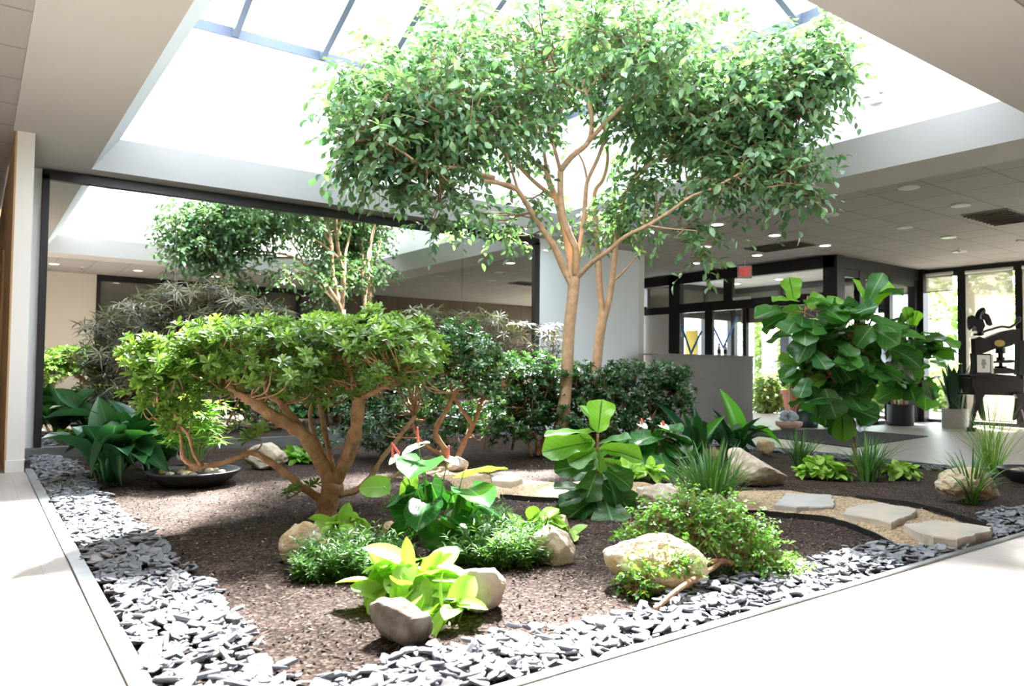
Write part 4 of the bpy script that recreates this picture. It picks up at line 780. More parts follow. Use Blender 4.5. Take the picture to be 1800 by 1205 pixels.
# dark peace lily, left
b0 = atz(190, 846); b0[2] = 0; lil = thing('peace_lily', b0, 'large dark green broad-leaved peace lily beside the slate chips, far left', 'plant'); DL = Dp(b0)
lc = LC(); arch(lc, b0, 26, .80, .24, lilyprof, (.4, 1.4), .12, 21); arch(lc, b0+np.array([.40, .25, 0]), 18, .80, .22, lilyprof, (.4, 1.4), .12, 22)
leaves(lc, [(600, 1120, 505, 900, 150, 'c', -.1, .6), (375, 960, 350, 835, 45, 'r', 0, .95), (400, 950, 490, 845, 80, 'c', 0, .3), (560, 1010, 240, 935, 75, 'u', -.1, .3), (700, 1045, 505, 1035, 85, 'u', -.25, .5), (600, 1070, 330, 1165, 85, 'u', -.15, .2), (730, 1110, 868, 1260, 110, 'c', -.25, .6), (650, 1100, 590, 1300, 80, 'c', -.3, .3), (440, 960, 285, 840, 75, 'c', 0, .5), (640, 1060, 690, 1240, 80, 'c', -.2, .2), (620, 1080, 420, 1230, 70, 'u', -.3, .3)], 0, 400, 3, DL-.1, T_lanc)
lc.build('leaves', M['L_lily'], lil)
# anthurium with white spathes
def anth(b0, label, rows, young, fl_, ox, oy, s, D, rnd_n, seed):
    t = thing('anthurium', b0, label, 'plant', None); lc = LC(); ly = LC(); st = MB()
    leaves(lc, rows, ox, oy, s, D, T_heart, 1.15)
    if young: leaves(ly, young, ox, oy, s, D, T_heart)
    for r in rows+young:
        a = P(ox+r[0]/s, oy+r[1]/s, D); st.tube(smooth([b0+rs.normal(size=3)*.02, (a+b0)/2+rs.normal(size=3)*.03, a], 4), .0035, 5)
    r_ = np.random.RandomState(seed)
    for k in range(rnd_n):
        q = r_.rand()*6.28; d = np.array([math.cos(q), math.sin(q), 0]); a = b0+d*(.08+.16*r_.rand())+UP*(.12+.28*r_.rand()); x = d*.8-UP*(.1+.7*r_.rand())
        lc.add(T_heart[k % 3], a, x, UP+d*.3, .20+.08*r_.rand(), .22, r_.rand()*.5); st.tube(smooth([b0, (a+b0)/2+d*.02, a], 4), .0035, 5)
    lc.build('leaves', M['L_anth'], t)
    if young: ly.build('young_leaves', M['L_anthy'], t)
    st.build('stalks', M['petiole'], t)
    for (sx, sy, ex_, ey, w, px1, py1, px2, py2, _x) in fl_:
        sp = LC(); leaves(sp, [(sx, sy, ex_, ey, w, 'u', -.05, .5)], ox, oy, s, D, T_heart); so_ = sp.build('spathe', M['spathe'], t)
        MB().tube([P(ox+px1/s, oy+py1/s, D), P(ox+px2/s, oy+py2/s, D)], [.008*D/4.1, .0055*D/4.1], 8).build('spadix', M['spadix'], so_)
        a = P(ox+px1/s, oy+py1/s, D); MB().tube(smooth([b0, (a+b0)/2+rs.normal(size=3)*.02, a], 4), .0035, 5).build('flower_stalk', M['petiole'], so_)
    return t
b0 = base_at(762, 962)
anth(b0, 'large heart-leaved anthurium with white spathes and coral spadices in the front of the bed', [(655, 350, 530, 430, 330, 'u', -.28, .45), (560, 700, 500, 875, 310, 'c', -.12, .15), (705, 530, 770, 760, 200, 'l', -.05, .1), (1000, 575, 1155, 655, 300, 'u', -.25, .4), (805, 850, 800, 1095, 370, 'c', -.10, .6), (870, 620, 900, 760, 220, 'c', .05, .2), (600, 560, 640, 720, 220, 'c', .05, .1), (640, 760, 560, 930, 200, 'c', 0, .1), (1090, 700, 1339, 800, 90, 'u', -.05, .4), (980, 640, 960, 780, 150, 'c', .1, .3)],
     [(330, 560, 130, 560, 210, 'c', .0, .3), (520, 600, 585, 450, 150, 'c', .02, .6), (960, 440, 1272, 325, 170, 'b', .1, .3), (340, 600, 330, 480, 120, 'c', .1, .2), (960, 760, 1030, 640, 110, 'c', .1, .1), (790, 800, 870, 850, 80, 'c', -.1, .6)],
     [(610, 240, 470, 290, 100, 603, 215, 597, 90, 85), (455, 320, 370, 375, 90, 455, 300, 393, 212, 110), (835, 340, 920, 375, 100, 838, 330, 845, 236, 90), (620, 225, 690, 200, 60, 404, 340, 400, 250, 60)], 600, 730, 4.463, 4.1, 8, 5)
b0 = base_at(1135, 832)
anth(b0, 'smaller dark anthurium behind the lime plant, beside the upright strap leaves', [(1040, 260, 930, 290, 150, 'u', -.2, .3), (1110, 230, 1200, 230, 130, 'u', -.2, .4), (1080, 310, 1040, 400, 150, 'c', -.1, .2), (1160, 300, 1240, 360, 150, 'c', -.1, .2), (1000, 330, 950, 400, 120, 'c', -.1, .1), (1200, 300, 1230, 400, 120, 'c', -.1, .2)], [],
     [(975, 195, 1015, 215, 60, 985, 190, 984, 165, 0), (1085, 200, 1130, 220, 60, 1098, 200, 1097, 178, 0)], 800, 680, 3, 7.2, 26, 6)
# young fiddle-leaf fig, centre
b0 = base_at(1048, 908); fd = thing('fiddle_leaf_fig', b0, 'short young fiddle-leaf fig with bright top leaves in the middle of the bed', 'plant'); DF = Dp(b0); lc = LC(); ly = LC()
leaves(ly, [(755, 240, 775, 60, 125, 'c', .05, .8), (740, 235, 695, 72, 105, 'r', .08, .3), (735, 235, 472, 245, 70, 'u', -.1, .5), (738, 290, 465, 320, 130, 'c', -.08, .4), (760, 330, 1002, 348, 90, 'c', -.05, .5), (745, 330, 600, 400, 100, 'c', -.1, .2), (740, 320, 780, 440, 80, 'r', -.1, .2), (770, 390, 880, 420, 60, 'c', -.05, .1)], 800, 680, 3, DF, T_fid, 1.4)
leaves(lc, [(760, 300, 915, 245, 80, 'u', -.1, .7), (700, 310, 690, 250, 60, 'u', -.05, .6), (740, 400, 525, 435, 95, 'c', -.1, .2), (750, 440, 690, 590, 110, 'c', -.12, .3), (765, 420, 945, 505, 100, 'c', -.08, .4), (730, 530, 522, 520, 80, 'u', -.1, .2), (770, 500, 955, 655, 130, 'c', -.05, .15), (735, 590, 555, 700, 130, 'c', -.15, .1), (790, 590, 835, 718, 160, 'c', -.2, .5), (745, 560, 548, 590, 100, 'u', -.1, .3), (800, 470, 890, 610, 80, 'r', -.1, .5), (740, 470, 640, 440, 90, 'c', .1, .1), (760, 480, 860, 420, 90, 'c', .15, .1), (750, 560, 660, 660, 110, 'c', .05, .0), (770, 560, 880, 680, 110, 'c', .1, .0)], 800, 680, 3, DF, T_fid, 1.5)
lc.build('leaves', M['L_fiddle'], fd); ly.build('young_leaves', M['L_fiddleyoung'], fd)
st = MB(); branch(st, [(1046, 912, DF), (1048, 860, DF), (1050, 800, DF), (1051, 762, DF)], .012, .008, 8); st.build('stem', M['bark2'], fd, smooth=True)
# fiddle-leaf fig tree and the potted one
def figtree(b0, label, D, limbs, blobs, L_, seed, potfn=None, bright=()):
    t = thing('fiddle_leaf_fig', b0, label, 'tree'); mb = MB(); sk = [branch(mb, pp, r0, r1, 8) for pp, r0, r1 in limbs]
    lc = LC(); ly = LC(); r_ = np.random.RandomState(seed); ap = []
    for px, py, rx, ry, rd, n in blobs:
        n = int(n*1.25); a, o_ = blob_pts(px, py, rx, ry, D, rd, n, .5)
        for k in range(n):
            x = nrm(o_[k]*np.array([1, 1, .3])+r_.normal(size=3)*.4-UP*(.30-.35*o_[k][2])); z = UP*.7+o_[k]*.5-CF*.25+r_.normal(size=3)*.25; l = L_*(.75+.45*r_.rand())
            lc.add(T_fid[k % 3], a[k], x, z, l, l*.98, r_.rand()); ap.append(a[k])
    for (bx, by, tx, ty, w, h, dd, rn) in bright: leaves(ly, [(bx, by, tx, ty, w, h, dd, rn)], 0, 0, 1, D, T_fid)
    twigs_to(mb, np.array(ap), sk, .006, 1)
    mb.build('trunk', M['bark2'], t, smooth=True); lc.build('leaves', M['L_fiddle'], t)
    if bright: ly.build('young_leaves', M['L_fiddleyoung'], t)
    return t
b0 = base_at(1503, 828); DG = Dp(b0)
figtree(b0, 'fiddle-leaf fig tree with a bare slim trunk standing at the lobby edge of the bed', DG, [([(1503, 828, DG), (1502, 760, DG), (1500, 700, DG), (1498, 640, DG), (1495, 590, DG)], .021, .015), ([(1500, 700, DG), (1460, 660, DG), (1432, 610, DG), (1415, 560, DG), (1420, 520, DG)], .014, .008), ([(1498, 640, DG), (1520, 590, DG), (1535, 550, DG), (1530, 520, DG)], .012, .008)],
        [(1410, 560, 40, 40, .3, 15), (1430, 610, 45, 35, .3, 15), (1470, 570, 45, 40, .3, 14), (1520, 560, 36, 38, .3, 13), (1440, 660, 40, 35, .3, 12), (1500, 620, 50, 40, .3, 18), (1520, 660, 40, 34, .25, 12), (1465, 700, 36, 34, .25, 9), (1480, 640, 50, 30, .3, 10), (1545, 610, 26, 30, .2, 6)], .31, 31,
        bright=[(1395, 528, 1390, 486, 46, 'c', 0, .6), (1405, 530, 1360, 520, 36, 'u', -.1, .7), (1418, 545, 1445, 515, 34, 'c', 0, .3), (1520, 538, 1508, 488, 34, 'r', 0, .9), (1525, 540, 1560, 490, 44, 'c', -.05, .9), (1462, 545, 1470, 520, 34, 'c', 0, .5), (1475, 700, 1488, 775, 50, 'c', -.1, .1), (1450, 660, 1405, 690, 40, 'c', -.1, .1), (1400, 640, 1372, 625, 30, 'c', -.05, .2)])
b0 = atz(1583, 747); DH = Dp(b0)
figtree(b0+UP*.36, 'bushy fiddle-leaf fig growing in the black pot by the windows', DH, [([(1577, 718, DH), (1575, 670, DH), (1580, 620, DH), (1590, 570, DH)], .02, .012), ([(1588, 718, DH), (1592, 670, DH), (1605, 610, DH)], .018, .01), ([(1571, 718, DH), (1565, 680, DH), (1570, 640, DH)], .018, .01)],
        [(1590, 590, 30, 34, .3, 16), (1610, 620, 30, 30, .3, 14), (1580, 640, 34, 30, .3, 14), (1605, 670, 34, 26, .3, 12), (1570, 600, 20, 30, .3, 8), (1635, 590, 22, 14, .15, 3), (1640, 640, 16, 14, .15, 3)], .42, 32, bright=[(1600, 575, 1595, 538, 26, 'c', 0, .6), (1603, 575, 1615, 545, 24, 'c', 0, .8), (1620, 585, 1668, 590, 20, 'u', -.1, .1)])
pt = thing('plant_pot', b0, 'round black pot holding the bushy fig by the windows', 'pot')
r_ = 21.5*DH/FL
MB().lathe(b0, [(0, 0), (r_*.93, 0), (r_, .03), (r_, .40), (r_*.93, .40), (r_*.93, .34), (0, .34)], 36).build('pot_body', M['potblack'], pt, smooth=False)
MB().lathe(b0+UP*.341, [(0, 0), (r_*.92, 0), (r_*.9, .01), (0, .012)], 24).build('potting_soil', M['darksoil'], pt)
b0 = atz(1679, 752); DS = Dp(b0); sn = thing('snake_plant', b0+UP*.34, 'upright dark snake plant in the white pot', 'plant'); lc = LC()
r2 = np.random.RandomState(9)
for k in range(34):
    q = r2.rand()*6.28; d = np.array([math.cos(q), math.sin(q), 0]); blade(lc, b0+UP*.32+d*.12*r2.rand(), d, .50+.42*r2.rand(), .12, .15+.42*r2.rand(), .3, r2.rand(), snakeprof)
lc.build('leaves', M['L_snake'], sn)
pw = thing('plant_pot', b0, 'white cylindrical pot holding the snake plant', 'pot'); r_ = 21*DS/FL
MB().lathe(b0, [(0, 0), (r_*.96, 0), (r_, .02), (r_, .36), (r_*.92, .36), (r_*.92, .32), (0, .32)], 36).build('pot_body', M['potwhite'], pw)
MB().lathe(b0+UP*.321, [(0, 0), (r_*.91, 0), (r_*.9, .008), (0, .01)], 24).build('potting_soil', M['darksoil'], pw)
b0 = atz(1500, 749); k = Dp(b0)/FL
tag(MB().lathe(b0, [(0, 0), (21*k, 0), (21*k, .03), (11*k, 54*k), (0, 54*k)], 4).build('tapered_pedestal', M['white'], loc=b0), 'white tapering pedestal behind the slim fig trunk', 'pedestal')
# strap-leaved clumps
def tuft(px, py, label, n, L_, w, lean, seed, m_='L_grass', rad=.06, name='grass_tuft', cat='grass', group='strap-leaved grass tufts', droop=.9, b0=None):
    b0 = base_at(px, py) if b0 is None else b0; t = thing(name, b0, label, cat, group); lc = LC(); arch(lc, b0, n, L_, w, grassprof, lean, rad, seed, droop); lc.build('blades', M[m_], t); return t
tuft(1250, 888, 'dense grass tuft behind the trailing shrub, beside the path', 230, .50, .012, (.15, 1.1), 41, rad=.16)
tuft(1212, 872, 'grass tuft just left of the densest tuft, by the small fig', 60, .30, .010, (.2, 1.1), 46, rad=.10)
tuft(1405, 822, 'grass tuft behind the larger lime plant at the lobby edge', 90, .45, .012, (.1, 1.0), 42)
tuft(1526, 845, 'grass tuft right beside the slim fig trunk', 95, .44, .012, (.1, .95), 43, rad=.09)
tuft(1708, 882, 'grass tuft with pale blades leaning on the round boulder', 85, .44, .015, (.1, 1.15), 44)
tuft(1745, 832, 'airy light green wispy grass beyond the dark bowl', 80, .75, .007, (.1, 1.0), 45, 'L_papyrus', .08)
tuft(1735, 812, 'second wispy grass nearer the iron press', 50, .8, .006, (.1, .9), 47, 'L_papyrus', .08)
for (px, py, n, seed, label, rows) in ((1228, 812, 9, 51, 'dark cast-iron plant with a pale shiny leaf, behind the small anthurium', [(1275, 330, 1270, 95, 48, 'c', 0, .5), (1290, 350, 1400, 130, 62, 'l', 0, .8), (1230, 330, 1105, 40, 48, 'c', .1, .2), (1290, 280, 1245, 345, 48, 'u', -.2, 1)]),
                                       (1288, 808, 10, 52, 'broad-leaved cast-iron plant with one tall bright upright leaf before the counter', [(1500, 330, 1425, -5, 92, 'c', .1, 1.0), (1460, 350, 1385, 140, 60, 'c', 0, .6), (1440, 260, 1625, 160, 62, 'u', -.1, .6), (1450, 260, 1600, 315, 70, 'u', -.1, .2), (1560, 230, 1745, 235, 48, 'u', -.05, .9), (1430, 300, 1560, 330, 60, 'c', -.1, .1), (1440, 330, 1330, 160, 56, 'c', 0, .4)])):
    b0 = base_at(px, py); t = thing('cast_iron_plant', b0, label, 'plant', 'cast-iron plants'); lc = LC(); arch(lc, b0, n, .62, .12, lilyprof, (.2, 1.1), .1, seed); leaves(lc, [q for q in rows if q[7] < .75], 800, 680, 3, Dp(b0), T_lanc); lc.build('leaves', M['L_lily'], t); ly = LC(); leaves(ly, [q for q in rows if q[7] >= .75], 800, 680, 3, Dp(b0), T_lanc); ly.build('bright_leaves', M['L_bright'], t)
# low mounds
def mound(name, px, py, rx, ry, h, n, size, label, cat, tps, m_, group=None, rel=.5, seed=1, b0=None, z0=0, extra=()):
    """leafy mound over an ellipse of ground (rx along the view's width, ry in depth, metres)"""
    b0 = base_at(px, py) if b0 is None else b0; r = np.random.RandomState(seed); t = thing(name, b0, label, cat, group); lc = LC(); mb = MB()
    q = r.rand(n)*6.28; rr = r.rand(n)**.5; c_ = b0+RH*(np.cos(q)*rr*rx)[:, None]+FH*(np.sin(q)*rr*ry)[:, None]; top = h*(1-rr**2)**.5*(.55+.5*r.rand(n))+.02
    o_ = nrm(RH*np.cos(q)[:, None]+FH*np.sin(q)[:, None]); a = c_.copy(); a[:, 2] += top+z0
    x = o_*rel+rs.normal(size=(n, 3))*.45-UP*.12; z = UP+o_*.35+rs.normal(size=(n, 3))*.2
    for k in range(len(tps)): lc.add(tps[k], a[k::len(tps)], x[k::len(tps)], z[k::len(tps)], size*(.7+.5*r.rand(len(a[k::len(tps)]))), None, r.rand(len(a[k::len(tps)])))
    for k in range(0, n, 2): g = b0+(c_[k]-b0)*.6; mb.tube([(g[0], g[1], b0[2]), a[k]], .0022, 4, cap=False)
    if extra: leaves(lc, list(extra), 400, 780, 2.835, Dp(b0), T_lheart)
    lc.build('leaves', M[m_], t); mb.build('stalks', M['petiole'], t); return t
mound('lime_plant', 725, 1070, .17, .15, .19, 62, .15, 'bright lime broad-leaved plant behind the grey front boulder', 'plant', T_lheart, 'L_lime', 'lime-leaved plants', seed=61, extra=[(905, 605, 890, 465, 85, 'c', 0, .8), (725, 690, 752, 580, 100, 'r', 0, .9), (985, 640, 1062, 530, 90, 'c', 0, .5), (1060, 600, 1120, 540, 90, 'u', 0, .9), (800, 700, 725, 790, 110, 'c', -.05, .4), (830, 640, 960, 620, 90, 'u', -.05, .9), (880, 700, 830, 640, 100, 'c', 0, .6), (1050, 720, 1150, 850, 90, 'c', -.05, .4), (1080, 800, 1060, 925, 90, 'c', -.05, .9)])
mound('lime_plant', 790, 1095, .07, .09, .08, 14, .12, 'small lime trailing plant spilling beside the grey front boulder', 'plant', T_lheart, 'L_lime', 'lime-leaved plants', seed=62)
mound('lime_plant', 600, 945, .13, .10, .13, 40, .12, 'lime plant just behind the leaning ochre rocks, left of the anthurium', 'plant', T_lheart, 'L_lime', 'lime-leaved plants', seed=63)
mound('lime_plant', 955, 950, .18, .10, .14, 44, .12, 'lime plant between the two pale rocks right of the anthurium', 'plant', T_lheart, 'L_lime', 'lime-leaved plants', seed=64)
mound('lime_plant', 1120, 845, .22, .12, .13, 70, .12, 'lime plant just right of the young fiddle-leaf fig', 'plant', T_lheart, 'L_lime', 'lime-leaved plants', seed=65)
mound('lime_plant', 1447, 842, .24, .14, .17, 130, .095, 'larger round lime plant at the lobby edge by the white rock', 'plant', T_lheart, 'L_lime', 'lime-leaved plants', seed=66)
mound('lime_plant', 1583, 842, .15, .10, .13, 80, .085, 'smaller lime plant to the right of the slim fig trunk', 'plant', T_lheart, 'L_lime', 'lime-leaved plants', seed=67)
mound('lime_plant', 525, 812, .22, .14, .13, 80, .10, 'green low plant beyond the round boulder under the gnarled tree', 'plant', T_lheart, 'L_papyrus', 'low green plants', seed=68)
mound('lime_plant', 180, 828, .10, .08, .12, 40, .08, 'small bright plant tucked under the peace lily', 'plant', T_lheart, 'L_papyrus', 'low green plants', seed=69)
def fern(px, py, rx, ry, h, n, label, seed, m_='L_fern', trail=False):
    b0 = base_at(px, py); r = np.random.RandomState(seed); t = thing('fern_groundcover', b0, label, 'plant', 'feathery groundcover'); lc = LC(); mb = MB()
    q = r.rand(n)*6.28; rr = r.rand(n)**.5; o_ = nrm(RH*np.cos(q)[:, None]+FH*np.sin(q)[:, None]); g = b0+RH*(np.cos(q)*rr*rx)[:, None]+FH*(np.sin(q)*rr*ry)[:, None]; g[:, 2] = [soil_z(a, b) for a, b, _ in g]
    hh = h*(1-.6*rr**2)*(.7+.5*r.rand(n)); lean = o_*(.25+.5*rr)[:, None]+r.normal(size=(n, 3))*.15
    for j in range(11):
        tt = (j+1)/11; p = g+(UP+lean*tt)*(hh*tt)[:, None]; k = r.rand(n)*6.28; d = RH*np.cos(k)[:, None]+FH*np.sin(k)[:, None]
        for e in (1, -1): lc.add(T_nar[j % 2], p, d*e+UP*(.35+.4*tt)+lean*.4, UP+r.normal(size=(n, 3))*.3, (.040+.028*r.rand(n))*(1.15-.3*tt), .055+.02*r.rand(n), np.clip(.5*r.rand(n)+.5*tt, 0, 1))
    for k in range(n): mb.tube([g[k], g[k]+(UP+lean[k])*hh[k]], .0016, 3, cap=False)
    lc.build('fronds', M[m_], t); mb.build('stems', M['petiole'], t)
fern(620, 1000, .25, .19, .17, 260, 'feathery green groundcover patch left of the lime plant, before the ochre rocks', 71)
fern(885, 985, .26, .17, .17, 250, 'feathery groundcover patch between the anthurium and the pale slanting rock', 72)
fern(560, 1015, .10, .06, .10, 50, 'small feathery tuft creeping out at the left of the rock group', 73)
fern(840, 930, .16, .12, .16, 90, 'feathery greenery at the right foot of the anthurium', 74)
# trailing bonsai over the big round boulder
b0 = base_at(1300, 1010); tr_ = thing('trailing_shrub', b0, 'trailing small-leaved shrub with twisting reddish branches draped over the big boulder', 'shrub'); mb = MB(); sk = []
Q = 3.75
for pp, r0, r1 in [([(1325, 1018, Q+.1), (1300, 1010, Q), (1275, 985, Q-.1), (1250, 1000, Q-.25), (1215, 1020, Q-.45), (1180, 1045, Q-.6), (1152, 1072, Q-.68)], .014, .010), ([(1330, 1005, Q), (1300, 992, Q-.1), (1265, 984, Q-.15), (1240, 990, Q-.25)], .012, .009), ([(1325, 1010, Q), (1330, 985, Q), (1300, 970, Q), (1270, 965, Q-.05), (1240, 950, Q-.05), (1215, 925, Q)], .011, .007),
                   ([(1300, 1010, Q), (1340, 1020, Q-.1), (1370, 1035, Q-.2)], .010, .006), ([(1325, 1005, Q), (1320, 960, Q+.1), (1290, 920, Q+.1), (1250, 895, Q+.15)], .010, .005), ([(1300, 970, Q), (1260, 930, Q), (1190, 915, Q), (1130, 915, Q)], .008, .004), ([(1240, 990, Q-.25), (1190, 985, Q-.35), (1150, 1000, Q-.4), (1120, 1025, Q-.4)], .007, .003), ([(1330, 1000, Q), (1370, 980, Q), (1395, 990, Q)], .007, .003)]: sk.append(branch(mb, pp, r0, r1, 7))
lc = LC(); tips = []
for px, py, rx, ry, D, rd, n in [(1200, 885, 40, 26, Q+.1, .15, 60), (1250, 900, 55, 32, Q+.1, .2, 100), (1150, 905, 42, 20, Q, .12, 50), (1110, 930, 24, 16, Q, .1, 24), (1210, 930, 60, 30, Q, .15, 80), (1300, 925, 50, 34, Q+.1, .2, 90), (1340, 965, 40, 38, Q, .2, 80), (1365, 1005, 30, 28, Q-.05, .15, 46), (1395, 1000, 20, 16, Q, .1, 16), (1130, 1000, 30, 24, Q-.38, .08, 34), (1180, 970, 40, 20, Q-.25, .08, 26), (1115, 1030, 22, 22, Q-.42, .08, 22), (1270, 955, 50, 26, Q-.05, .1, 46), (1200, 990, 34, 18, Q-.38, .06, 20), (1340, 1025, 24, 12, Q-.1, .1, 14)]:
    a, o_ = blob_pts(px, py, rx, ry, D, rd, int(n*1.5), .15); a[:, 2] = np.maximum(a[:, 2], .03); sprays(lc, mb, a, o_, .024, 7, [tpl(elli(.33), 2, 2, .2, .1)], .3, .075); tips.append(a)
twigs_to(mb, np.vstack(tips), sk, .0028, 3); mb.build('branches', M['bark2'], tr_, smooth=True); lc.build('foliage', M['L_trail'], tr_)

# ================================================================== ROCKS, STONES, BOWLS
def ico(sub_=4):
    bm = bmesh.new(); bmesh.ops.create_icosphere(bm, subdivisions=sub_, radius=1); v = np.array([x.co[:] for x in bm.verts]); f = [tuple(q.index for q in p.verts) for p in bm.faces]; bm.free(); return v, f
ICO = ico(5)
def rockmesh(name, c, ax, hx, hy, hz, seed, m_, facets=7, rough=.07, sm=True):
    v, f = ICO; r = np.random.RandomState(seed); v = v.copy()
    for k in range(facets*2):                                   # knock off flat faces
        n_ = nrm(r.normal(size=3)); d = (.50+.30*r.rand()) if k < facets else (.68+.2*r.rand()); q = v@n_; v = v-np.maximum(0, q-d)[:, None]*n_*.9
    v = v*(1+rough*np.array([mnoise.noise(Vector(p*1.6)+Vector((seed*3.1, 0, 0)))*2+mnoise.noise(Vector(p*4)+Vector((seed, 5, 0)))*.8+mnoise.noise(Vector(p*12)+Vector((seed, 9, 0)))*.30+mnoise.noise(Vector(p*30)+Vector((seed, 9, 4)))*.12 for p in v]))[:, None]
    v = v/np.max(np.abs(v), axis=0)
    X, Y, Z = ax; w = c+v[:, :1]*X*hx+v[:, 1:2]*Y*hy+v[:, 2:]*Z*hz
    b = MB(); b.add(w, f); return b.build(name, M[m_], loc=c, smooth=sm)
def rock(x0, y0, x1, y1, label, m_, seed, tilt=0.0, depth=.75, facets=7, bury=.12, group='landscape rocks in the bed', yb=None):
    """rock filling the photo box x0..x1, y0..y1; its foot stands on the soil"""
    g = atz((x0+x1)/2, yb or y1, 0); D = Dp(g); k = D/FL; hx = (x1-x0)/2*k; hy = hx*depth; D2 = D+hy*.75; k = D2/FL; hx = (x1-x0)/2*k; el = math.atan2(1.0, D2)
    Hh = (y1-y0)/2*k; hz = max(hx*.3, math.sqrt(max(1e-4, (Hh/math.cos(el))**2-(hy*math.tan(el))**2)) if (Hh/math.cos(el))**2 > (hy*math.tan(el))**2 else hx*.35)
    c = P((x0+x1)/2, (y0+y1)/2, D2)
    X = RH*math.cos(tilt)-UP*math.sin(tilt); Z = UP*math.cos(tilt)+RH*math.sin(tilt)
    c[2] = max(c[2], hz*.35-.02)
    return tag(rockmesh('rock', c, (X, FH, Z), hx*1.02, hy, hz*1.05, seed, m_, facets), label, 'rock', group)
rock(649, 1044, 772, 1136, 'grey-brown faceted boulder at the very front of the bed', 'rockgrey', 1, .05, .75, 9)
rock(790, 994, 886, 1082, 'sunlit pale rock right behind the front lime plant', 'rockwhite', 2, .45, .7)
rock(484, 918, 568, 990, 'leaning ochre and cream rock at the left of the front group', 'rocktan', 3, -.4, .7)
rock(546, 948, 600, 1000, 'small orange rock beside the leaning cream rock, half under feathery leaves', 'rockorange', 4, -.3, .7)
rock(640, 1015, 665, 1045, 'tiny ochre stone left of the front lime plant', 'rockorange', 5)
rock(925, 925, 1021, 996, 'long pale rock sloping down to the right of the feathery groundcover', 'rockwhite', 6, .6, .6)
rock(955, 902, 1000, 950, 'small upright pale rock behind the long sloping rock', 'rocktan', 7, .2, .6)
rock(834, 924, 872, 956, 'small brown rounded stone at the right foot of the anthurium', 'rockorange', 8)
rock(672, 916, 706, 942, 'small flat brown stone left of the anthurium foot', 'rocktan', 9)
rock(1060, 942, 1252, 1040, 'big rounded tan boulder under the trailing shrub', 'rocktan', 10, .05, .55, 3)
rock(1115, 850, 1200, 915, 'beige rock between the small fig and the dense grass tuft', 'rockwhite', 11, .1, .7)
rock(1244, 868, 1285, 900, 'small pale stone peeping out of the dense grass tuft', 'rockwhite', 12)
rock(1262, 795, 1388, 858, 'long white angular rock beside the path, behind the grass tuft', 'rockwhite', 13, .22, .5, 11)
rock(1645, 822, 1758, 884, 'rounded beige boulder behind the pale-bladed grass tuft', 'rocktan', 14, .05, .6, 3)
rock(432, 778, 506, 826, 'rounded pale boulder seen under the branches of the gnarled tree', 'rockwhite', 15, .0, .8, 2)
rock(1232, 784, 1268, 812, 'small brown rock under the cast-iron plants', 'rockorange', 16)
rock(1330, 772, 1366, 802, 'brown mossy rock at the right of the tall bright cast-iron leaf', 'rockorange', 17)
rock(786, 800, 826, 832, 'pale rock behind the anthurium at the path edge', 'rockwhite', 18)
rock(166, 810, 196, 826, 'small tan stone under the peace lily leaves', 'rocktan', 19)
# stepping stones: outlines on the ground, thick slabs
def slab(pts, t, label, m_, seed, z=.055):
    r = np.random.RandomState(seed); w = [atz(x, y, z) for x, y in pts]
    for q in w: q[1] = max(q[1], 1.99)
    c = np.mean(w, axis=0); poly = []
    n = len(w)
    for i in range(n):
        a, b = w[i], w[(i+1) % n]
        for k in range(6): q = a+(b-a)*k/6; d = nrm(np.array([q[0]-c[0], q[1]-c[1], 0])); poly.append(q+d*mnoise.noise(Vector(q*9)+Vector((seed*7., 0, 0)))*.035)
    m = len(poly); V = [p-UP*t+nrm(p-c)*.006 for p in poly]+[p-UP*.008 for p in poly]+[c+(p-c)*.975 for p in poly]+[c+(p-c)*.6+UP*.002 for p in poly]+[c]
    F_ = [(i, (i+1) % m, (i+1) % m+m, i+m) for i in range(m)]+[(i+m, (i+1) % m+m, (i+1) % m+2*m, i+2*m) for i in range(m)]+[(i+2*m, (i+1) % m+2*m, (i+1) % m+3*m, i+3*m) for i in range(m)]+[(i+3*m, (i+1) % m+3*m, 4*m) for i in range(m)]+[tuple(range(m))[::-1]]
    b = MB(); b.add(V, F_); tag(b.build('stepping_stone', M[m_], loc=c-UP*.03), label, 'stepping stone', 'stepping stones of the gravel path')
slab([(1362, 885), (1381, 866), (1463, 868), (1465, 889), (1400, 890)], .09, 'grey rectangular stepping stone, first before the rough slabs', 'flaggrey', 1)
slab([(1486, 900), (1490, 890), (1548, 882), (1605, 893), (1616, 900), (1590, 908), (1566, 917), (1520, 908)], .09, 'pitted beige stepping stone between the grey one and the biggest slab', 'flag', 2)
slab([(1584, 920), (1650, 913), (1745, 926), (1766, 934), (1740, 944), (1690, 948), (1640, 942)], .09, 'largest beige stepping stone, nearest the bed corner at the right', 'flag', 3)
slab([(862, 832), (900, 828), (918, 840), (900, 846), (866, 843)], .06, 'thin beige stepping stone beyond the anthurium', 'flag', 4)
slab([(1120, 856), (1180, 848), (1192, 862), (1150, 868)], .06, 'half hidden stepping stone behind the beige rock', 'flaggrey', 5)
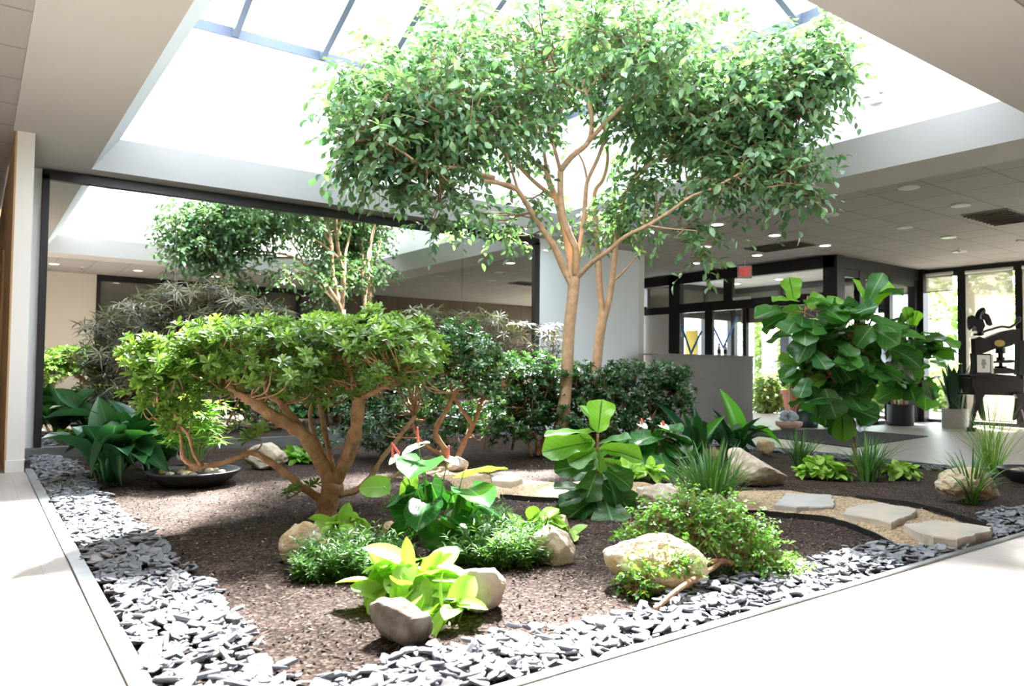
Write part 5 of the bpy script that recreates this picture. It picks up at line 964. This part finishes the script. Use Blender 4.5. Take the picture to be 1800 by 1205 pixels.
# gravel path: a low ribbon over the soil, and its edging
pu = [(760, 800), (830, 828), (880, 836), (980, 848), (1100, 846), (1200, 852), (1290, 862), (1390, 862), (1505, 876), (1600, 893), (1700, 913), (1768, 927)]
pl_ = [(700, 812), (790, 850), (880, 872), (985, 883), (1100, 890), (1200, 896), (1268, 903), (1370, 908), (1450, 918), (1515, 936), (1568, 957), (1690, 970)]
U = smooth([atz(*q) for q in pu], 6); Lw = smooth([atz(*q) for q in pl_], 6); gm = MB(); n = len(U); K = 10
for i in range(n):
    for j in range(K+1):
        q = U[i]+(Lw[i]-U[i])*j/K; edge = 0 if j in (0, K) else 1
        gm.v.append((q[0], min(9.0, max(1.95, q[1])), soil_z(q[0], q[1])+(.016 if edge else -.01)+.004*rs.normal()))
gm.f += [(i*(K+1)+j, i*(K+1)+j+1, (i+1)*(K+1)+j+1, (i+1)*(K+1)+j) for i in range(n-1) for j in range(K)]
tag(gm.build('gravel_path', M['gravel'], smooth=True), 'winding tan gravel path with stepping stones through the mulch', 'gravel', kind='stuff')
def edging(px, label):
    w = smooth([atz(*q) for q in px], 6)
    for q in w: q[2] = soil_z(q[0], q[1])+.012
    b = MB()
    for a, c in zip(w[:-1], w[1:]): b.beam(a, c, .012, .05)
    tag(b.build('path_edging', M['rubber'], loc=w[0]), label, 'edging', 'black plastic edging of the path')
edging([(1268, 905), (1330, 905), (1370, 908), (1450, 918), (1515, 936), (1570, 957)], 'black edging curve on the near side of the gravel path')
edging([(1505, 876), (1560, 884), (1640, 900), (1700, 914), (1765, 928)], 'black edging curve on the far side of the gravel path')
edging([(880, 873), (930, 880), (985, 884)], 'short black edging seen between the anthurium and the young fig')

def bowl(px, py, r, label, D_=None):
    b0 = base_at(px, py) if D_ is None else D_
    t = thing('planter_bowl', b0, label, 'bowl', 'dark shallow bowls')
    o = MB().lathe(b0-UP*.01, [(0, 0), (r*.42, 0), (r*.60, .02), (r*.84, .07), (r*.99, .125), (r*1.02, .14), (r*.99, .145), (r*.94, .135), (r*.80, .10), (r*.5, .09), (0, .085)], 56).build('bowl_body', M['bowl'], t, smooth=True)
    MB().lathe(b0+UP*.083, [(0, 0), (r*.76, .005), (r*.80, .018), (r*.6, .026), (0, .03)], 40).build('potting_soil', M['darksoil'], t)
    return b0
g0 = atz(340, 852); bw = bowl(0, 0, .365, 'wide dark bowl with pebbles and a papyrus on the mulch at left', np.array([g0[0], g0[1], soil_z(g0[0], g0[1])]))
pp = bw+np.array([0, 0, .11]); pap = thing('papyrus', pp, 'bright feathery papyrus growing in the wide dark bowl', 'plant'); lc = LC(); st = MB(); r = np.random.RandomState(12)
MB().lathe(pp-UP*.01, [(0, 0), (.07, 0), (.065, .05), (.045, .08), (0, .085)], 14).build('root_ball', M['bark2'], pap, smooth=True)
for k in range(60):
    q = r.rand()*6.28; d = np.array([math.cos(q), math.sin(q), 0]); h = .22+.38*r.rand(); tip = pp+d*(.04+.22*r.rand())+UP*h; st.tube(smooth([pp+d*.03, (pp+tip)/2+d*.0+UP*.04, tip], 3), .003, 4)
    for j in range(10):
        a = 2*math.pi*j/10+r.rand(); e = RH*math.cos(a)+FH*math.sin(a); lc.add(T_nar[j % 2], tip, e+UP*(.1+.3*r.rand()), UP, .10+.05*r.rand(), .12, r.rand())
st.build('stems', M['petiole'], pap); lc.build('leaves', M['L_papyrus'], pap)
g0 = atz(1818, 848); bw2 = bowl(0, 0, .30, 'second dark bowl with pale pebbles at the right edge of the bed', np.array([g0[0], g0[1], soil_z(g0[0], g0[1])]))
PEB = [ico(2)]
def pebbles(c, rr, n, label, group, seed, avoid=.08):
    r = np.random.RandomState(seed); v, f = PEB[0]
    for k in range(n):
        q = r.rand()*6.28; d = avoid+(rr-avoid)*r.rand(); s_ = .022+.022*r.rand(); p = c+np.array([math.cos(q)*d, math.sin(q)*d, 0]); b = MB(); w = v*np.array([s_*1.3, s_, s_*.7]); w = w@np.array(Matrix.Rotation(r.rand()*6, 3, 'Z')).T
        b.add(w+p, f); tag(b.build('pebble', M[['rocktan', 'rockwhite', 'rockgrey', 'rockorange'][k % 4]], loc=p, smooth=True), label, 'pebble', group)
pebbles(bw+UP*.115, .26, 18, 'smooth river pebble lying in the wide dark papyrus bowl', 'pebbles in the papyrus bowl', 3)
pebbles(bw2+UP*.115, .22, 12, 'smooth pale pebble lying in the dark bowl at the right edge', 'pebbles in the right bowl', 4, .02)

# ================================================================== SLATE CHIPS
lo_b = [(130, 815), (169, 861), (219, 910), (282, 956), (317, 999), (374, 1041), (423, 1097), (458, 1161), (529, 1204)]
ri_b = [(600, 1202), (682, 1175), (753, 1147), (858, 1126), (964, 1112), (1060, 1096), (1150, 1068), (1200, 1040), (1267, 1022), (1340, 1005), (1413, 993), (1500, 967), (1560, 957), (1683, 966)]
pb = [atz(*q) for q in lo_b+ri_b]; poly = [(.485, 9.55), (.75, 9.45)]+[(p[0], p[1]) for p in pb]+[(4.72, 1.945), (.485, 1.945)]
p2 = [atz(*q) for q in ((1766, 942), (1722, 908), (1747, 896), (1800, 892), (1860, 888))]; poly2 = [(p[0], p[1]) for p in p2]+[(8.4, 2.9), (8.4, 1.945), (5.0, 1.945)]
poly2[0] = (5.05, 1.96)
poly3 = [(8.15, 9.2), (8.15, 6.0), (8.25, 4.4), (8.05, 3.2), (8.59, 3.2), (8.59, 9.2)]
def inside(x, y, pg):
    c = False; n = len(pg); j = n-1
    for i in range(n):
        if (pg[i][1] > y) != (pg[j][1] > y) and x < (pg[j][0]-pg[i][0])*(y-pg[i][1])/(pg[j][1]-pg[i][1])+pg[i][0]: c = not c
        j = i
    return c
def chip(seed):
    r = np.random.RandomState(seed); n = r.randint(5, 8); a = np.sort((np.arange(n)+r.rand(n)*.7)*2*math.pi/n); rad = .6+.4*r.rand(n); h = .07+.11*r.rand()
    o = np.stack([np.cos(a)*rad*1.25, np.sin(a)*rad*.8], 1); V = []
    for z, s_ in ((-h, .82), (-h*.2, 1.0), (h*.7, .96), (h, .80)):
        for p in o: V.append((p[0]*s_, p[1]*s_, z+.10*p[0]*(r.rand()-.5)))
    F_ = [tuple(range(n))[::-1]]+[(k*n+i, k*n+(i+1) % n, (k+1)*n+(i+1) % n, (k+1)*n+i) for k in range(3) for i in range(n)]+[tuple(range(3*n, 4*n))]
    return np.array(V), F_
CH = [chip(s) for s in range(14)]; cm = []
for k, (v, f) in enumerate(CH):
    me = bpy.data.meshes.new('slate_chip'); me.from_pydata([tuple(p) for p in v], [], f); me.update(); me.materials.append(M['slate']); cm.append(me)
cand = []; rr = np.random.RandomState(77)
for pg, area in ((poly, 1), (poly2, .6), (poly3, .6)):
    xs_ = [p[0] for p in pg]; ys_ = [p[1] for p in pg]; A = (max(xs_)-min(xs_))*(max(ys_)-min(ys_))
    for _ in range(int(A*1350*area)):
        x = min(xs_)+(max(xs_)-min(xs_))*rr.rand(); y = min(ys_)+(max(ys_)-min(ys_))*rr.rand()
        if inside(x+rr.normal()*.025, y+rr.normal()*.025, pg) and x > .50 and y > 1.965 and x < 8.57: cand.append((x, y))
def seen(x, y):
    d = np.array([x, y, 0])-EYE; z = d@CF
    if z < .3: return None
    px, py = CXP+FL*(d@CR)/z, CYP-FL*(d@CU)/z
    return z if -10 < px < W+10 and py < H+25 else None
vis = [(seen(x, y), x, y) for x, y in cand]; vis = [c_ for c_ in vis if c_[0]]; vis.sort()
hid = [c_ for c_ in cand if not seen(*c_)]
stuffV = MB(); sr = []
print('slate', len(vis), len(hid))
for i, (z, x, y) in enumerate(vis):
    s_ = .020+.032*rr.rand()**1.5; zz = soil_z(x, y)+.010+.026*rr.rand()+(.012 if x < .8 or y < 2.3 else 0); rot = Matrix.Rotation(rr.rand()*6.28, 3, 'Z') @ Matrix.Rotation(rr.normal()*.30, 3, 'X') @ Matrix.Rotation(rr.normal()*.25, 3, 'Y')
    k = rr.randint(14)
    if i < 300:
        o = bpy.data.objects.new('slate_chip', cm[k]); C.objects.link(o); o.location = (x, y, zz); o.rotation_euler = rot.to_euler(); o.scale = (s_*1.1, s_*1.1, s_*1.1)
        tag(o, 'flat blue-grey slate chip in the loose border near the front corner of the bed', 'slate chip', 'slate chips in the border')
    else:
        v, f = CH[k]; stuffV.add(v@np.array(rot).T*s_+np.array([x, y, zz]), f); sr += [rr.rand()]*len(f)
o = stuffV.build('slate_gravel', M['slate']); a = o.data.attributes.new('rnd', 'FLOAT', 'FACE'); a.data.foreach_set('value', np.array(sr, np.float32))
tag(o, 'blue-grey slate chips heaped as a border along the edges of the bed', 'slate chips', 'slate chips in the border', 'stuff')
# loose bark flakes over the mulch
fm = MB(); fr_ = []; q = np.random.RandomState(5)
for k in range(26000):
    x = .7+5.2*q.rand()**1.1; y = 2.05+5.0*q.rand()**1.5
    if inside(x, y, poly): continue
    s_ = .004+.009*q.rand(); a = q.rand()*6.28; t1 = np.array([math.cos(a), math.sin(a), q.normal()*.35]); t2 = np.array([-math.sin(a), math.cos(a), q.normal()*.35]); c = np.array([x, y, soil_z(x, y)+.004+.005*q.rand()])
    fm.add([c-t1*s_, c+t2*s_*.45, c+t1*s_, c-t2*s_*.45], [(0, 1, 2, 3)])
def flake_mat():
    m, nt, b = _m('bark_flakes'); at = N(nt, 'ShaderNodeAttribute', attribute_name='rnd')
    nt.links.new(ramp(nt, at.outputs['Fac'], [(0, (.010, .007, .005)), (.5, (.045, .028, .021)), (.8, (.11, .078, .06)), (1, (.32, .26, .22))]), b.inputs['Base Color']); b.inputs['Roughness'].default_value = .9; return m
o = fm.build('mulch_flakes', flake_mat()); a = o.data.attributes.new('rnd', 'FLOAT', 'FACE'); a.data.foreach_set('value', q.rand(len(o.data.polygons)).astype(np.float32))
tag(o, 'loose brown bark flakes scattered over the mulch', 'mulch', kind='stuff')

# ================================================================== IRON HAND PRESS
DPR = 13.3
pr = thing('printing_press', (P(1760, 748, DPR)[0], P(1760, 748, DPR)[1], 0), 'black cast-iron hand press with an eagle counterweight by the lowered shade', 'printing press')
def pp_(pts, d0=-.05, d1=.05, ox=0., oy=0., s=1.): return [P(ox+x/s, oy+y/s, DPR+d0) for x, y in pts], FH*(d1-d0)
def plate(mb, pts, d0=-.05, d1=.05):
    a, d = pp_(pts, d0, d1, 1450, 440, 3.543); mb.prism(a[::-1], d)
def ptube(mb, pts, r, d=0., n=3): mb.tube(smooth([P(1450+x/3.543, 440+y/3.543, DPR+d) for x, y in pts], n), r, 8)
b = MB(); plate(b, [(935, 548), (965, 535), (1000, 548), (1050, 525), (1100, 505), (1160, 492), (1216, 486), (1216, 565), (1160, 592), (1120, 604), (1060, 612), (1010, 632), (960, 650), (938, 640)], -.06, .06); b.build('main_beam', M['iron'], pr)
b = MB(); plate(b, [(932, 640), (965, 645), (962, 700), (966, 775), (930, 775), (938, 700)], -.07, .07); b.build('side_column', M['iron'], pr); b = MB(); plate(b, [(1214, 560), (1245, 560), (1250, 775), (1210, 775)], -.07, .07); b.build('side_column', M['iron'], pr)
b = MB()
for y0, y1, x0, x1 in ((606, 640, 1066, 1122), (640, 665, 1080, 1110), (665, 690, 1070, 1118), (690, 720, 1084, 1106), (720, 735, 1060, 1130)):
    c = P(1450+(x0+x1)/7.086, 440+y1/3.543, DPR); r = (x1-x0)/7.086*DPR/FL; h = (y1-y0)/3.543*DPR/FL; b.lathe(c, [(0, 0), (r, 0), (r*.92, h/2), (r, h), (0, h)], 16)
b.build('piston', M['iron'], pr)
b = MB(); plate(b, [(1050, 735), (1140, 730), (1200, 745), (1205, 765), (1040, 768)], -.22, .22); plate(b, [(1060, 690), (1150, 680), (1205, 684), (1205, 694), (1140, 700), (1062, 700)], -.1, .1); b.build('platen', M['iron'], pr)
b = MB(); plate(b, [(905, 772), (1060, 768), (1200, 780), (1216, 790), (1216, 798), (1180, 810), (1100, 800), (905, 784)], -.22, .22); plate(b, [(915, 790), (1240, 800), (1240, 850), (1232, 862), (920, 852)], -.2, .2); plate(b, [(925, 850), (1240, 860), (1232, 905), (985, 898), (940, 900)], -.18, .18); b.build('bed_table', M['iron'], pr)
for sx in (1, -1):
    for dd in (-.24, .20):
        b = MB(); X = lambda x: x if sx == 1 else 2185-x
        q_ = [(940, 885), (1000, 895), (985, 920), (990, 960), (998, 1010), (1004, 1058), (984, 1050), (960, 985), (948, 1000), (930, 1060), (922, 1118), (902, 1118), (912, 1080), (922, 1010), (938, 950)]
        q_ = [(X(x), y) for x, y in q_]; q_ = q_[::sx]
        a, d = pp_(q_, dd-.03, dd+.03, 1450, 440, 3.543)
        # open the outline downwards: legs with a claw foot
        b.prism(a[::-1], d)
        c = P(1450+X(912)/3.543, 440+1114/3.543, DPR+dd); b.obox(c, RH, FH, UP, .05, .05, .035); b.build('leg', M['iron'], pr)
b = MB(); ptube(b, [(930, 524), (965, 520), (1000, 502), (1040, 490), (1100, 474), (1150, 478), (1180, 462), (1205, 440)], .022); ptube(b, [(1200, 440), (1190, 425), (1203, 412), (1217, 424), (1212, 442), (1200, 440)], .014); b.build('lever', M['iron'], pr)
# eagle: body, wings, neck
b = MB(); ptube(b, [(972, 530), (966, 490), (962, 455), (955, 420), (962, 392), (978, 376), (990, 372)], .055); plate(b, [(945, 430), (985, 425), (1000, 470), (975, 515), (945, 500)], -.07, .07); ptube(b, [(985, 372), (994, 378), (990, 388)], .02); eg = b.build('eagle', M['iron'], pr, smooth=False)
b = MB(); plate(b, [(980, 400), (1000, 388), (1022, 400), (1036, 430), (1045, 462), (1030, 470), (1015, 462), (1000, 430), (988, 430)], .05, .09); b.build('wing', M['iron'], eg)
b = MB(); plate(b, [(950, 455), (935, 410), (915, 402), (896, 412), (890, 440), (896, 480), (905, 497), (920, 480), (932, 470), (948, 480)], -.09, -.05); b.build('wing', M['iron'], eg)
b = MB(); c = P(1450+1089/3.543, 440+577/3.543, DPR-.075)
b.add([c+RH*.095*math.cos(t)+UP*.06*math.sin(t) for t in np.linspace(0, 6.283, 25)[:-1]]+[c+FH*.03+RH*.095*math.cos(t)+UP*.06*math.sin(t) for t in np.linspace(0, 6.283, 25)[:-1]], [tuple(range(24))]+[(i, (i+1) % 24, (i+1) % 24+24, i+24) for i in range(24)])
b.build('maker_plate', M['brass'], pr)
b = MB(); ptube(b, [(925, 850), (900, 862), (905, 885), (880, 892), (820, 890)], .018); ptube(b, [(832, 890), (820, 890)], .03); b.build('crank_handle', M['iron'], pr)
# framed print leaning on the press
c = P(1728, 639, DPR-.42); fr2 = thing('framed_print', c-UP*.18, 'small framed print leaning on the press table', 'picture frame')
MB().obox(c, RH, FH, UP, .135, .012, .175).build('frame', M['iron'], fr2, bevel=.004); MB().obox(c-FH*.014, RH, FH, UP, .112, .003, .150).build('print', M['paper'], fr2)
b = MB(); [b.obox(c-FH*.018+UP*z_+RH*x_, RH, FH, UP, w_, .001, h_) for z_, x_, w_, h_ in ((.05, 0, .03, .03), (.0, .005, .045, .022), (-.05, 0, .02, .03))]; b.build('drawing', M['ink'], fr2)
MB().obox(c+FH*.05+RH*.09, RH, FH, UP, .12, .01, .165).build('backing_board', M['paper'], fr2)

# ================================================================== OUTSIDE
def outbush(x, y, z, rx, ry, rz, n, size, label, name='garden_bush', cat='bush', seed=1, trunk=0, z0=None):
    r = np.random.RandomState(seed); t = thing(name, (x, y, z0 if z0 is not None else -.03), label, cat, 'plants outside the entrance'); lc = LC(); u = nrm(r.normal(size=(n, 3))); a = np.array([x, y, z])+u*(.5+.5*r.rand(n, 1))*np.array([rx, ry, rz]); a[:, 2] = np.maximum(a[:, 2], .02)
    rosettes(lc, a, u, size, 4, T_small); lc.build('foliage', M['L_out'], t)
    b = MB()
    for k in range(3 if not trunk else 1): b.tube(smooth([(x+r.normal()*.05, y+r.normal()*.05, -.05), (x+r.normal()*.1, y+r.normal()*.1, z*.5), (x+r.normal()*.3*rx, y+r.normal()*.3*ry, z+rz*.3)], 4), .03 if not trunk else .12, 8)
    b.build('trunk' if trunk else 'stems', M['bark2'], t)
def at2(px, D): p = P(px, 650, D); return p[0], p[1]
x, y = at2(1350, 18.2); outbush(x, y, .45, .45, .45, .55, 420, .10, 'bright yellow-green bush outside, just right of the counter', seed=1)
x, y = at2(1398, 22); outbush(x, y, 1.3, 1.2, 1.2, 1.2, 600, .16, 'round green shrub outside behind the terracotta planters', seed=2)
x, y = at2(1355, 25); outbush(x, y, 1.8, 1.0, 1.0, 1.7, 500, .18, 'tall dark shrub outside behind the doorway', seed=3)
x, y = at2(1420, 27); outbush(x, y, 3.2, 2.0, 2.0, 1.5, 500, .22, 'airy garden tree outside over the planters', 'garden_tree', 'tree', 4, 1)
x, y = at2(1545, 20); outbush(x, y, .7, .8, .8, .8, 420, .14, 'green bush outside behind the black pot', seed=5)
x, y = at2(1640, 24); outbush(x, y, .5, 1.6, 1.6, .7, 420, .16, 'low pale bush outside beyond the brick wall', seed=6)
x, y = at2(1665, 21); outbush(x, y, .35, .5, .5, .5, 200, .14, 'small bush outside the window near the snake plant', seed=7)
x, y = at2(1740, 26); outbush(x, y, 3.6, 2.4, 2.4, 1.8, 500, .22, 'garden tree outside seen through the lowered shade', 'garden_tree', 'tree', 8, 1)
x, y = at2(1250, 24); outbush(x, y, 2.6, 1.8, 1.8, 1.6, 500, .22, 'garden tree outside behind the counter glass', 'garden_tree', 'tree', 9, 1)
x, y = at2(1450, 33); outbush(x, y, 1.6, 3, 2.5, 1.8, 500, .34, 'large shrub bank far outside', seed=10)
x, y = at2(1620, 38); outbush(x, y, .7, 4, 3, 1.1, 400, .34, 'pale tree line far beyond the windows', seed=11)
for px, D, r_, h, lab, sd in ((1402, 17.4, .36, .62, 'terracotta planter outside with blue rods and flowers, left one', 21), (1448, 17.6, .32, .56, 'terracotta planter outside, partly behind the dark door post', 22)):
    x, y = at2(px, D); t = thing('terracotta_planter', (x, y, -.03), lab, 'planter', 'terracotta planters')
    MB().lathe((x, y, -.03), [(0, 0), (r_*.72, 0), (r_*.95, h*.85), (r_*1.06, h*.86), (r_*1.08, h), (r_*.96, h), (r_*.94, h*.9), (0, h*.9)], 28).build('pot_body', M['terracotta'], t)
    outbush(x, y, h+.18, .34, .34, .26, 130, .09, 'leafy plant growing in the '+('left' if sd == 21 else 'right')+' terracotta planter outside', 'potted_plant', 'plant', sd, z0=h*.88)
for o in bpy.data.objects:
    if '_base' in o: del o['_base']
